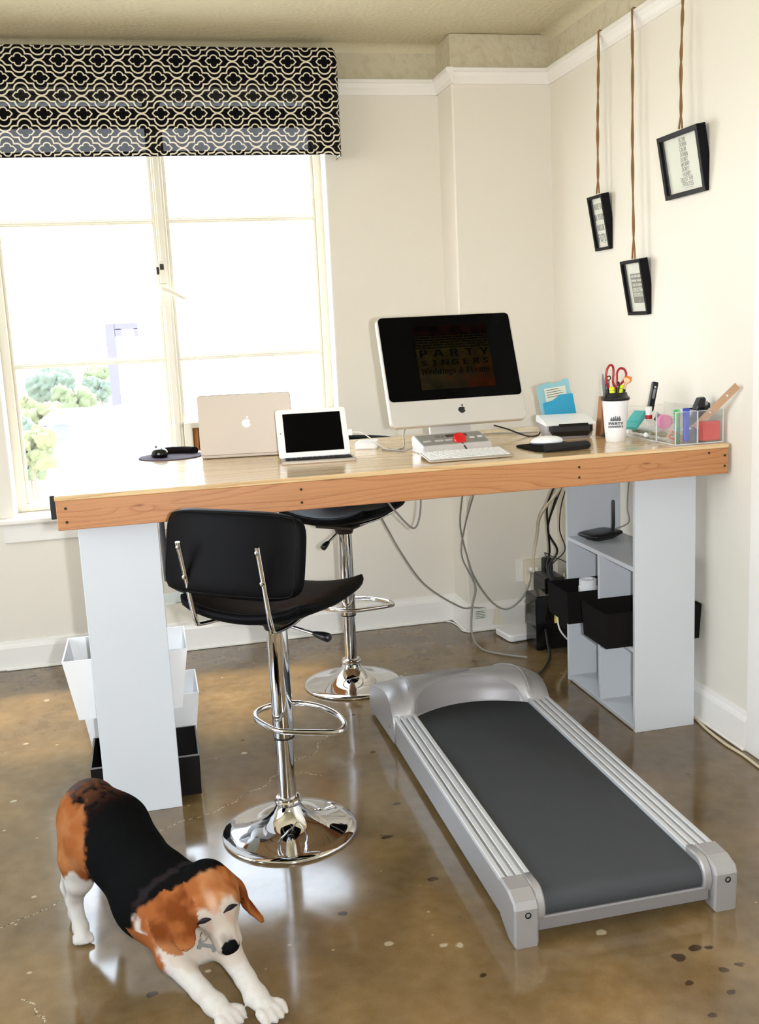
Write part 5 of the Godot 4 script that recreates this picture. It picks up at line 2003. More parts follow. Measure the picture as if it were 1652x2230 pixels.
	for q in [[-0.096, -0.012, 0.03, 0.012], [-0.052, -0.014, 0.03, 0.012], [-0.016, -0.012, 0.028, 0.012], [0.072, -0.006, 0.018, 0.013], [0.102, -0.002, 0.018, 0.013]]:
		s = begin()
		prism(s, round_rect(q[2], q[3], 0.003, 3), 0.001, 0.0024, kf * Transform3D(Basis(), Vector3(q[0], q[1], 0)))
		part(s, "button", M.white_plastic if q[0] > 0.05 else M.console_grey, face)
	for r in 3:
		s = begin()
		prism(s, round_rect(0.004, 0.005, 0.001, 2), 0.001, 0.002, kf * Transform3D(Basis(), Vector3(-0.026, 0.031 - r * 0.008, 0)))
		part(s, "indicator", M.black_plastic, face)
		s = begin()
		prism(s, round_rect(0.016 + 0.004 * r, 0.0022, 0.0004, 1), 0.001, 0.0016, kf * Transform3D(Basis(), Vector3(-0.044, 0.031 - r * 0.008, 0)))
		part(s, "print_line", M.print_ink, face)
	s = begin()
	lathe(s, [Vector2(0, 0), Vector2(0.021, 0), Vector2(0.0235, 0.003), Vector2(0.0235, 0.010), Vector2(0.02, 0.014), Vector2(0, 0.015)], 28, Transform3D(Basis(Vector3.RIGHT, 0.95), Vector3(0.018, 0.038, 0.028)))
	var kn := part(s, "safety_key", M.red_plastic, k, "round red safety key")
	s = begin()
	tube(s, spline([Vector3(0.018, 0.034, 0.042), Vector3(0.022, 0.024, 0.058), Vector3(0.028, 0.008, 0.075), Vector3(0.030, 0.003, 0.09)]), 0.0028, 7)
	part(s, "lanyard", M.black_cord, kn)
	# the flat white keyboard
	var kb := thing("keyboard", "slim white and silver keyboard near the front desk edge", "keyboard", Vector3(-0.8778, DESK, 1.5789), 0.003)
	var tilt := Basis(Vector3.RIGHT, 0.108)
	var tf := Transform3D(tilt, Vector3(0, 0.0115, 0))
	s = begin()
	prism(s, round_rect(0.282, 0.13, 0.008, 4), -0.003, 0.0015, tf * Transform3D(Basis(Vector3.RIGHT, -PI / 2), Vector3.ZERO), true, 0.0012)
	part(s, "plate", M.aluminium, kb)
	s = begin()
	tube(s, [Vector3(-0.139, 0.0095, -0.055), Vector3(0.139, 0.0095, -0.055)], 0.0092, 14)
	part(s, "battery_tube", M.aluminium, kb)
	var sizes := {}
	for r in 6:
		var row := [1, 1, 1, 1, 1, 1, 1, 1, 1, 1, 1, 1, 1, 1]
		if r == 1:
			row = [1, 1, 1, 1, 1, 1, 1, 1, 1, 1, 1, 1, 1, 1.5]
		elif r == 2:
			row = [1.5, 1, 1, 1, 1, 1, 1, 1, 1, 1, 1, 1, 1, 1]
		elif r == 3:
			row = [1.75, 1, 1, 1, 1, 1, 1, 1, 1, 1, 1, 1, 1.75]
		elif r == 4:
			row = [2.25, 1, 1, 1, 1, 1, 1, 1, 1, 1, 1, 2.25]
		elif r == 5:
			row = [1, 1, 1, 1.25, 5, 1.25, 1, 1, 1, 1]
		var total := 0.0
		for q in row:
			total += q
		var unit := 0.272 / total
		var x := -0.136
		var deep := 0.0085 if r == 0 else 0.0165
		var z := -0.0555 + (0.0 if r == 0 else 0.0155 + (r - 1) * 0.0193)
		for q in row:
			var kw: float = q * unit - 0.0026
			var id := "%d_%d" % [int(kw * 20000), int(deep * 10000)]
			if not sizes.has(id):
				s = begin()
				span(s, -kw / 2, kw / 2, 0.0012, 0.0036, -deep / 2, deep / 2, 0.0008)
				s.generate_normals()
				sizes[id] = s.commit()
			var ky := part_mesh(sizes[id], "key", M.white_plastic, kb)
			ky.transform = tf * Transform3D(Basis(), Vector3(x + q * unit / 2, 0, z))
			x += q * unit

# ---------------------------------------------------------------- the wall end of the desk
func build_desk_right() -> void:
	var y := DESK
	# gel pad with a white mouse
	var o := thing("mouse_pad", "black mouse pad with a raised wrist rest near the cup", "mouse pad", Vector3(-0.545, y, 1.50), 0.06)
	var s := begin()
	prism(s, round_rect(0.19, 0.20, 0.03, 5), 0.0, 0.006, Transform3D(Basis(Vector3.RIGHT, -PI / 2), Vector3(0, 0, -0.012)), true, 0.0015)
	part(s, "pad", M.black_fabric, o)
	s = begin()
	tube(s, spline([Vector3(-0.072, 0.012, 0.082), Vector3(-0.03, 0.0135, 0.092), Vector3(0.03, 0.0135, 0.092), Vector3(0.085, 0.0125, 0.075)]), 0.0195, 12, false, Vector2(1.25, 0.75))
	part(s, "wrist_rest", M.black_matte, o)
	var m := thing("computer_mouse", "white mouse on the black mouse pad", "mouse", Vector3(-0.54, y + 0.0065, 1.43), 1.2)
	mouse_body(m, 0.06, 0.112, 0.028, M.white_plastic, M.grey_metal)
	# small photo printer
	var p := thing("photo_printer", "small printer with white lid, grey sides and black front", "printer", Vector3(-0.368, y, 1.195), -0.2)
	s = begin()
	var rings := []
	for q in [[0.0, 0.86, 0.86], [0.008, 0.94, 0.94], [0.028, 1.0, 1.0], [0.050, 1.0, 0.98]]:
		var ring := []
		for v in round_rect(0.172 * q[1], 0.205 * q[2], 0.022, 5):
			ring.append(Vector3(v.x, q[0], -v.y))
		rings.append(ring)
	loft(s, rings, false, true, 2)
	part(s, "body", mat("printer_grey", srgb(150, 144, 146), 0.45), p)
	s = begin()
	rings = []
	for q in [[0.0, 0.80], [0.01, 0.92], [0.028, 1.0], [0.050, 1.0]]:
		rings.append([Vector3(-0.079 * q[1], q[0], 0.096 * q[1]), Vector3(-0.068 * q[1], q[0], 0.107 * q[1]), Vector3(0.068 * q[1], q[0], 0.107 * q[1]), Vector3(0.079 * q[1], q[0], 0.098 * q[1]), Vector3(0.088 * q[1], q[0], 0.03 * q[1]), Vector3(0.07 * q[1], q[0], 0.02)])
	loft(s, rings, false, true, -1)
	part(s, "front", M.black_plastic, p)
	s = begin()
	var lidp := PackedVector2Array([Vector2(-0.104, 0.049), Vector2(0.104, 0.049), Vector2(0.108, 0.053), Vector2(0.10, 0.057), Vector2(0.05, 0.064), Vector2(-0.06, 0.076), Vector2(-0.098, 0.073), Vector2(-0.106, 0.06)])
	prism(s, lidp, -0.090, 0.090, Transform3D(Basis(Vector3(0, 0, 1), Vector3.UP, Vector3(-1, 0, 0)), Vector3.ZERO), false, 0.004)
	part(s, "lid", M.white_plastic, p)
	s = begin()
	span(s, -0.045, 0.062, 0.046, 0.056, 0.098, 0.1095, 0.001)
	part(s, "paper_slot", M.black_gloss, p)
	for q in [[0.03, 0.02], [0.05, 0.045]]:
		s = begin()
		span(s, q[0] - 0.012, q[0] + 0.012, 0.0655 - (q[1] - 0.02) * 0.12, 0.0672 - (q[1] - 0.02) * 0.12, q[1] - 0.0012, q[1] + 0.0012)
		part(s, "seam_line", M.grey_cord, p)
	# blue vinyl pouch standing behind
	var pf := Transform3D(Basis(Vector3.UP, -0.08) * Basis(Vector3.RIGHT, -0.1) * Basis(Vector3.BACK, 0.13), Vector3(-0.322, y + 0.003, 1.055))
	var b := thing("blue_pouch", "bright blue vinyl pouch with papers standing behind the printer", "pouch", Vector3.ZERO)
	s = begin()
	prism(s, PackedVector2Array([Vector2(-0.066, 0), Vector2(0.066, 0), Vector2(0.062, 0.195), Vector2(0.038, 0.196), Vector2(0.034, 0.19), Vector2(-0.012, 0.186), Vector2(-0.016, 0.196), Vector2(-0.068, 0.185)]), -0.006, -0.003, pf)
	part(s, "back_sheet", M.pale_blue, b, "pale blue back sheet")
	s = begin()
	prism(s, PackedVector2Array([Vector2(-0.056, 0), Vector2(0.068, 0), Vector2(0.066, 0.135), Vector2(0.02, 0.139), Vector2(-0.018, 0.122), Vector2(-0.055, 0.118)]), 0.002, 0.006, pf)
	part(s, "front_pocket", M.blue_vinyl, b, "bright blue front pocket")
	var pp := thing("paper_slip", "white printed slip sticking out of the blue pouch", "paper", Vector3.ZERO)
	s = begin()
	prism(s, PackedVector2Array([Vector2(-0.042, 0.02), Vector2(0.044, 0.02), Vector2(0.044, 0.170), Vector2(-0.042, 0.172)]), -0.001, 0.0002, pf)
	part(s, "sheet", M.paper, pp)
	for r in 4:
		s = begin()
		prism(s, PackedVector2Array([Vector2(-0.034, 0.162 - r * 0.009), Vector2(-0.034 + 0.05 + 0.008 * (r % 3), 0.162 - r * 0.009), Vector2(-0.034 + 0.05 + 0.008 * (r % 3), 0.1645 - r * 0.009), Vector2(-0.034, 0.1645 - r * 0.009)]), 0.0002, 0.0005, pf)
		part(s, "print_line", M.print_grey, pp)
	# wooden block with a grey blade
	var wb := thing("wooden_block", "tapered brown wooden block behind the white cup", "block", Vector3(-0.228, y, 1.25), 0.0)
	s = begin()
	loft(s, [[Vector3(-0.034, 0, 0.022), Vector3(0.034, 0, 0.022), Vector3(0.034, 0, -0.022), Vector3(-0.034, 0, -0.022)], [Vector3(-0.022, 0.142, 0.016), Vector3(0.022, 0.142, 0.016), Vector3(0.022, 0.142, -0.016), Vector3(-0.022, 0.142, -0.016)]], false, true, -1)
	part(s, "body", M.cork, wb)
	s = begin()
	prism(s, PackedVector2Array([Vector2(-0.007, 0), Vector2(0.007, 0), Vector2(0.004, 0.05), Vector2(-0.001, 0.082), Vector2(-0.006, 0.084), Vector2(-0.009, 0.06)]), -0.002, 0.002, Transform3D(Basis(Vector3.BACK, 0.08), Vector3(-0.004, 0.141, 0)))
	part(s, "blade", M.grey_metal, wb)
	var wd := thing("black_wedge", "small black wedge lying between printer and cup", "wedge", Vector3(-0.253, y, 1.30))
	s = begin()
	prism(s, PackedVector2Array([Vector2(-0.022, 0), Vector2(0.03, 0), Vector2(0.03, 0.03)]), -0.012, 0.012, Transform3D())
	part(s, "body", M.black_plastic, wd)
	# travel cup as pen holder
	var cup := thing("travel_cup", "tall white travel cup with a black lid holding pens", "cup", Vector3(-0.289, y, 1.45))
	s = begin()
	lathe(s, [Vector2(0, 0), Vector2(0.031, 0), Vector2(0.034, 0.004), Vector2(0.0365, 0.03), Vector2(0.0455, 0.146), Vector2(0, 0.146)], 40)
	part(s, "body", M.white_plastic, cup)
	s = begin()
	lathe(s, [Vector2(0.03, 0.143), Vector2(0.0475, 0.143), Vector2(0.0495, 0.146), Vector2(0.0495, 0.152), Vector2(0.046, 0.156), Vector2(0.0425, 0.1575), Vector2(0.040, 0.168), Vector2(0.0385, 0.170), Vector2(0.034, 0.170), Vector2(0.033, 0.160), Vector2(0, 0.160)], 40)
	part(s, "lid", M.black_plastic, cup)
	var band := Transform3D(Basis(Vector3.UP, -0.43) * Basis(Vector3.RIGHT, 0.078), Vector3(-0.017, 0.07, 0.0375))
	for k in 11:
		var hh: float = [0.008, 0.012, 0.007, 0.015, 0.010, 0.018, 0.008, 0.014, 0.011, 0.016, 0.009][k]
		s = begin()
		prism(s, PackedVector2Array([Vector2(-0.0012, 0), Vector2(0.0012, 0), Vector2(0.0012, hh), Vector2(-0.0012, hh)]), -0.003, 0.0014 - absf(k - 5) * 0.00035, band * Transform3D(Basis(), Vector3((k - 5) * 0.0033, 0.004, 0)))
		part(s, "print_mark", M.print_ink, cup)
	for r in 2:
		lettering(["PARTY", "SINGERS"][r], [0.0095, 0.0062][r], M.print_ink, cup, band * Transform3D(Basis(), Vector3(0, [-0.0045, -0.0155][r], 0.0)), true, 0.004, Vector2([1.35, 1.5][r], 1.0))
	pens(Vector3(-0.289, y + 0.161, 1.45))
	caddy()

func pens(c: Vector3) -> void:
	# scissors: two looped handles over the lid
	var sc := thing("scissors", "red-handled scissors standing handles up in the white cup", "scissors", c)
	var s := begin()
	tube(s, spline([Vector3(-0.004, 0.004, 0.0), Vector3(-0.026, 0.032, 0), Vector3(-0.034, 0.060, 0), Vector3(-0.030, 0.090, 0), Vector3(-0.018, 0.104, 0), Vector3(-0.008, 0.098, 0), Vector3(-0.006, 0.075, 0), Vector3(-0.008, 0.045, 0), Vector3(0.0, 0.02, 0)], 4, true), 0.0042, 8, true)
	part(s, "handle", M.dark_red, sc)
	s = begin()
	tube(s, spline([Vector3(0.004, 0.004, 0.002), Vector3(0.014, 0.03, 0.002), Vector3(0.034, 0.05, 0.002), Vector3(0.041, 0.070, 0.002), Vector3(0.032, 0.088, 0.002), Vector3(0.016, 0.090, 0.002), Vector3(0.006, 0.076, 0.002), Vector3(0.006, 0.06, 0.002), Vector3(0.004, 0.03, 0.002)], 4, true), 0.0042, 8, true)
	part(s, "handle", M.dark_red, sc)
	s = begin()
	box(s, Vector3(0.0, -0.02, 0.001), Vector3(0.016, 0.075, 0.004), 0.001)
	part(s, "blade", M.steel, sc)
	var k := thing("ring_key", "thin metal rod with a ring top inside the scissors loop", "rod", c + Vector3(-0.017, -0.0, -0.01))
	s = begin()
	tube(s, [Vector3(0, 0.0, 0), Vector3(-0.002, 0.052, 0)], 0.0018, 7)
	part(s, "rod", M.dark_metal, k)
	s = begin()
	var rg := []
	for i in 16:
		rg.append(Vector3(-0.002 + cos(TAU * i / 16) * 0.007, 0.059 + sin(TAU * i / 16) * 0.007, 0))
	tube(s, rg, 0.0018, 7, true)
	part(s, "ring", M.dark_metal, k)
	for q in [["yellow_highlighter", "stout yellow-green highlighter in the cup beside scissors", Vector3(-0.018, 0.0, 0.014), 0.0095, 0.030, 0.05, M.yellow_plastic], ["yellow_highlighter", "slanted yellow-green highlighter in the cup below the orange head", Vector3(0.012, 0.0, 0.012), 0.0065, 0.036, -0.25, M.yellow_plastic], ["black_pen", "black pen between the two yellow highlighters", Vector3(0.004, 0.0, 0.006), 0.005, 0.046, -0.12, M.black_plastic], ["black_pen", "thick black marker leaning outward at the cup rim", Vector3(-0.026, 0.0, -0.004), 0.0055, 0.042, 0.12, M.black_plastic], ["grey_pen", "grey pen at the rear of the white cup", Vector3(-0.016, 0.0, -0.018), 0.0045, 0.062, 0.16, M.grey_metal]]:
		var o := thing(q[0], q[1], "pen", c + q[2])
		s = begin()
		var r: float = q[3]
		lathe(s, [Vector2(0, 0), Vector2(r, 0), Vector2(r, q[4] * 0.85), Vector2(r * 0.85, q[4] * 0.95), Vector2(r * 0.55, q[4]), Vector2(0, q[4])], 16, Transform3D(Basis(Vector3.BACK, q[5]), Vector3.ZERO))
		part(s, "barrel", q[6], o)
		s = begin()
		lathe(s, [Vector2(r * 0.9, q[4] * 0.60), Vector2(r * 1.06, q[4] * 0.60), Vector2(r * 1.06, q[4] * 0.64), Vector2(r * 0.9, q[4] * 0.64)], 16, Transform3D(Basis(Vector3.BACK, q[5]), Vector3.ZERO))
		part(s, "cap_line", M.black_plastic if q[0] != "black_pen" else M.grey_metal, o)
	var d := thing("doll_pen", "pen topped with a small round orange-haired head", "pen", c + Vector3(0.026, 0, 0.004))
	s = begin()
	tube(s, [Vector3(0, 0, 0), Vector3(0.006, 0.018, 0)], 0.006, 10)
	part(s, "barrel", M.black_plastic, d)
	s = begin()
	tube(s, [Vector3(0.006, 0.017, 0), Vector3(0.013, 0.038, 0)], [0.004, 0.005], 10)
	part(s, "neck", M.peach, d)
	s = begin()
	lathe(s, [Vector2(0, -0.013), Vector2(0.008, -0.0105), Vector2(0.0125, -0.004), Vector2(0.0125, 0.003), Vector2(0.009, 0.0095), Vector2(0, 0.0125)], 20, Transform3D(Basis(Vector3.BACK, -0.3), Vector3(0.0165, 0.048, 0.001)), 90)
	var hd := part(s, "head", M.peach, d)
	s = begin()
	lathe(s, [Vector2(0, -0.0135), Vector2(0.009, -0.011), Vector2(0.0142, -0.004), Vector2(0.0145, 0.004), Vector2(0.010, 0.011), Vector2(0, 0.014)], 20, Transform3D(Basis(Vector3.BACK, -0.5), Vector3(0.0195, 0.050, -0.002)), 90)
	lathe(s, [Vector2(0, -0.005), Vector2(0.005, 0), Vector2(0, 0.005)], 10, Transform3D(Basis(), Vector3(0.032, 0.056, 0)), 90)
	part(s, "hair", M.orange_plastic, hd)

func caddy() -> void:
	var y := DESK
	var x0 := -0.192
	var x1 := -0.016
	var z0 := 1.29
	var z1 := 1.69
	var t := 0.003
	var o := thing("acrylic_organiser", "clear acrylic desk organiser with compartments at the desk corner", "organiser", Vector3.ZERO)
	span_part("floor_plate", M.acrylic, o, x0, x1, y + 0.001, y + 0.005, z0, z1, 0.0005)
	var lo := 0.035
	var hi := 0.105
	for q in [[x0, x1, z1 - t, z1, hi], [x1 - t, x1, z0, z1, hi], [x0, x0 + t, 1.56, z1, hi - 0.012], [x0, x0 + t, z0, 1.56, lo], [x0, x1, z0, z0 + t, hi - 0.01], [-0.112, -0.109, 1.56, z1, hi], [x0, x1, 1.557, 1.56, hi - 0.014], [x0, -0.112, 1.435, 1.438, lo], [-0.115, -0.112, z0, 1.557, lo + 0.02]]:
		var wl := span_part("wall", M.acrylic, o, q[0], q[1], y + 0.005, y + 0.005 + q[4], q[2], q[3], 0.0005)
		span_part("edge_glint", M.acrylic_glint, wl, q[0], q[1], y + 0.005 + q[4], y + 0.0065 + q[4], q[2], q[3])  # added strip: painted glint along the top of each wall
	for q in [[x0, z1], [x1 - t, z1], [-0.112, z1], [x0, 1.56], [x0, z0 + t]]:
		span_part("edge_glint", M.acrylic_glint, o, q[0] - 0.0004, q[0] + t, y + 0.005, y + (0.11 if q[1] > 1.6 else 0.098 if q[1] > 1.5 else 0.04), q[1] - t, q[1] + 0.0004)  # upright strips, the same painted glint at the corners
	span_part("edge_glint", M.acrylic_glint, o, x0 - 0.001, x0, y + 0.001, y + 0.005, z0, z1)  # painted glint along the floor plate too
	span_part("edge_glint", M.acrylic_glint, o, x0, x1, y + 0.001, y + 0.005, z1, z1 + 0.001)
	for q in [[z0 + 0.004, 1.433], [1.440, 1.555]]:
		var dr := span_part("drawer", M.acrylic, o, x0 - 0.002, -0.117, y + 0.007, y + 0.034, q[0], q[1], 0.001)
		var s0 := begin()
		lathe(s0, [Vector2(0.003, 0), Vector2(0.0075, 0), Vector2(0.0085, 0.006), Vector2(0.006, 0.008), Vector2(0.003, 0.006)], 14, Transform3D(Basis(Vector3.BACK, PI / 2), Vector3(x0 - 0.002, y + 0.02, (q[0] + q[1]) / 2)))
		part(s0, "pull_ring", M.white_plastic, dr)
	var n := 0
	for z in [1.33, 1.37, 1.405, 1.46, 1.50, 1.53]:
		var w := thing("wrapped_sweet", ["pale olive sweet at the far end of the clear drawers", "olive sweet second from the far end of clear drawers", "olive sweet third from the far end of clear drawers", "olive sweet fourth along the clear drawers", "olive sweet fifth along the clear drawers", "olive sweet nearest the red clips in clear drawer"][n], "sweet", Vector3(-0.15, y + 0.0205, z), 0.5 * n, "olive sweets in the clear drawers")
		var s1 := begin()
		lathe(s1, [Vector2(0, -0.009), Vector2(0.012, -0.008), Vector2(0.016, -0.002), Vector2(0.016, 0.002), Vector2(0.012, 0.008), Vector2(0, 0.009)], 14, Transform3D(), 90)
		part(s1, "wrapper", M.olive, w)
		n += 1
	# what lies in it
	var s := begin()
	var te := thing("teal_case", "slanted teal case leaning on the clear organiser", "case", Vector3(-0.172, y + 0.046, 1.385))
	te.basis = Basis(Vector3.UP, 0.5) * Basis(Vector3.BACK, 0.62)
	box(s, Vector3(0.0, 0.018, 0), Vector3(0.085, 0.018, 0.05), 0.003)
	part(s, "case", M.teal, te)
	s = begin()
	box(s, Vector3(0.012, 0.0285, 0), Vector3(0.058, 0.003, 0.046), 0.001)
	part(s, "flap", M.teal, te)
	var us := thing("black_marker", "upright black marker with a silver window in the organiser", "marker", Vector3(-0.158, y + 0.04, 1.43))
	us.basis = Basis(Vector3.BACK, -0.2)
	s = begin()
	prism(s, round_rect(0.021, 0.105, 0.006, 4), -0.008, 0.008, Transform3D(Basis(), Vector3(0, 0.107, 0)), true, 0.002)
	part(s, "body", M.black_plastic, us)
	span_part("window", M.grey_metal, us, -0.005, 0.004, 0.10, 0.135, 0.0075, 0.0086, 0.0004)
	span_part("clip", M.white_plastic, us, -0.004, 0.003, 0.139, 0.144, 0.0075, 0.0088, 0.0004)
	var gb := thing("glue_bottle", "small clear bottle with white cap and dark label in organiser", "bottle", Vector3(-0.165, y + 0.04, 1.455))
	s = begin()
	lathe(s, [Vector2(0, 0), Vector2(0.012, 0), Vector2(0.012, 0.036), Vector2(0.007, 0.042), Vector2(0, 0.042)], 18)
	part(s, "body", M.acrylic, gb)
	s = begin()
	lathe(s, [Vector2(0, 0.041), Vector2(0.010, 0.041), Vector2(0.010, 0.055), Vector2(0.012, 0.056), Vector2(0.012, 0.073), Vector2(0, 0.074)], 18)
	part(s, "cap", M.white_plastic, gb)
	s = begin()
	lathe(s, [Vector2(0.0121, 0.03), Vector2(0.0126, 0.03), Vector2(0.0126, 0.044), Vector2(0.008, 0.044)], 18)
	part(s, "label_band", M.dark_red, gb)
	var bd := thing("black_stopper", "small black rubber stopper resting beside the pink tape", "stopper", Vector3(-0.143, y + 0.075, 1.475))
	bd.basis = Basis(Vector3.BACK, -0.7)
	s = begin()
	lathe(s, [Vector2(0, -0.012), Vector2(0.006, -0.012), Vector2(0.007, 0.004), Vector2(0.011, 0.006), Vector2(0.011, 0.014), Vector2(0, 0.015)], 16)
	part(s, "body", M.black_plastic, bd)
	var pk := thing("pink_tape", "pink round tape dispenser inside the clear organiser", "tape", Vector3(-0.128, y + 0.062, 1.50))
	s = begin()
	lathe(s, [Vector2(0.0, -0.011), Vector2(0.025, -0.011), Vector2(0.027, -0.008), Vector2(0.027, 0.008), Vector2(0.025, 0.011), Vector2(0, 0.011)], 28, Transform3D(Basis(Vector3.RIGHT, PI / 2), Vector3.ZERO))
	part(s, "body", M.pink_plastic, pk)
	var gr := thing("green_marker", "short green marker beside the pink tape", "marker", Vector3(-0.088, y + 0.006, 1.515))
	s = begin()
	lathe(s, [Vector2(0, 0), Vector2(0.010, 0), Vector2(0.010, 0.07), Vector2(0.012, 0.072), Vector2(0.012, 0.092), Vector2(0.008, 0.096), Vector2(0, 0.096)], 18)
	part(s, "body", M.green_plastic, gr)
	# mesh cup
	var mc := thing("mesh_pen_cup", "dark wire-mesh pen cup standing in the clear organiser", "pen cup", Vector3(-0.065, y + 0.006, 1.60))
	s = begin()
	lathe(s, [Vector2(0, 0), Vector2(0.034, 0), Vector2(0.036, 0.10), Vector2(0.0345, 0.10), Vector2(0.0325, 0.003), Vector2(0, 0.003)], 30)
	part(s, "body", mat("mesh_grey", srgb(62, 60, 70), 0.7), mc)
	s = begin()
	var rim := []
	for i in 28:
		rim.append(Vector3(cos(TAU * i / 28) * 0.0365, 0.101, sin(TAU * i / 28) * 0.0365))
	tube(s, rim, 0.0024, 7, true)
	part(s, "rim", M.black_plastic, mc)
	var bl := thing("blue_pen", "blue pen with squared cap in the front compartment", "pen", Vector3(-0.128, y + 0.006, 1.645))
	s = begin()
	box(s, Vector3(0, 0.05, 0), Vector3(0.019, 0.098, 0.013), 0.003)
	part(s, "body", M.blue_plastic, bl)
	span_part("cap", M.blue_plastic, bl, -0.0105, 0.0105, 0.085, 0.112, -0.0075, 0.0075, 0.003)
	var hp1 := thing("hand_stapler", "black hand stapler resting on the mesh pen cup", "stapler", Vector3(-0.052, y + 0.112, 1.61))
	hp1.basis = Basis(Vector3.UP, 0.2) * Basis(Vector3.BACK, 0.12)
	s = begin()
	prism(s, PackedVector2Array([Vector2(-0.03, 0.0), Vector2(0.012, 0.0), Vector2(0.014, 0.03), Vector2(0.008, 0.036), Vector2(-0.008, 0.036), Vector2(-0.026, 0.012)]), -0.013, 0.013, Transform3D(), false, 0.003)
	part(s, "head", M.black_plastic, hp1)
	s = begin()
	prism(s, PackedVector2Array([Vector2(0.004, -0.006), Vector2(0.028, -0.004), Vector2(0.03, 0.010), Vector2(0.026, 0.014), Vector2(0.004, 0.008)]), -0.010, 0.014, Transform3D(), false, 0.002)
	part(s, "jaw", M.black_plastic, hp1)
	s = begin()
	box(s, Vector3(0.012, 0.014, 0.0135), Vector3(0.012, 0.014, 0.003), 0.001)
	part(s, "spring_plate", M.grey_metal, hp1)
	# ruler
	var ru := thing("wooden_ruler", "wooden ruler slanting up out of the clear organiser", "ruler", Vector3(-0.103, y + 0.008, 1.585))
	s = begin()
	var a := Vector3.ZERO
	var b := Vector3(0.083, 0.185, 0.19)
	var d := (b - a).normalized()
	var side := d.cross(Vector3(-0.5, 0.1, 1.0)).normalized()
	box(s, (a + b) / 2, Vector3(0.0022, (b - a).length(), 0.024), 0.0005, Basis(d.cross(side).normalized(), d, side))
	part(s, "blade", M.ruler_wood, ru)
	for k in 3:
		s = begin()
		box(s, a.lerp(b, 0.2 + k * 0.31), Vector3(0.0026, 0.005, 0.006), 0.0, Basis(d.cross(side).normalized(), d, side))
		part(s, "hole", M.white_plastic, ru)
	var rd := thing("red_box", "red box in the corner compartment of the organiser", "box", Vector3(-0.058, y + 0.006, 1.662))
	s = begin()
	box(s, Vector3(0.004, 0.034, 0.004), Vector3(0.062, 0.064, 0.034), 0.003)
	part(s, "box", M.red_plastic, rd)
	# loose clips
	for q in [["red_clip", "coiled red clip at the bottom of the front compartment", -0.155, 1.60, M.red_plastic], ["teal_clip", "teal clip lying above the red clip in organiser", -0.140, 1.585, M.teal], ["yellow_clip", "thin yellow clip crossing the red clip", -0.150, 1.575, M.orange_plastic]]:
		var c := thing(q[0], q[1], "clip", Vector3(q[2], y + 0.0055, q[3]))
		s = begin()
		var pts := []
		for i in 15:
			var t2 := i / 14.0
			pts.append(Vector3(cos(t2 * 9.0) * 0.011 + t2 * 0.008, 0.003 + t2 * (0.03 if q[0] != "teal_clip" else 0.045), sin(t2 * 9.0) * 0.011))
		tube(s, spline(pts, 3), 0.0022, 6)
		part(s, "wire", q[4], c)

# ---------------------------------------------------------------- cords, outlet and boxes under the desk
func cord(called: String, label: String, pts: Array, r: float, m: Material) -> Node3D:
	var o := thing(called, label, "cable", Vector3.ZERO, 0.0, "cords under the desk")
	var s := begin()
	tube(s, spline(pts, 8), r, 8)
	part(s, "cord", m, o)
	return o

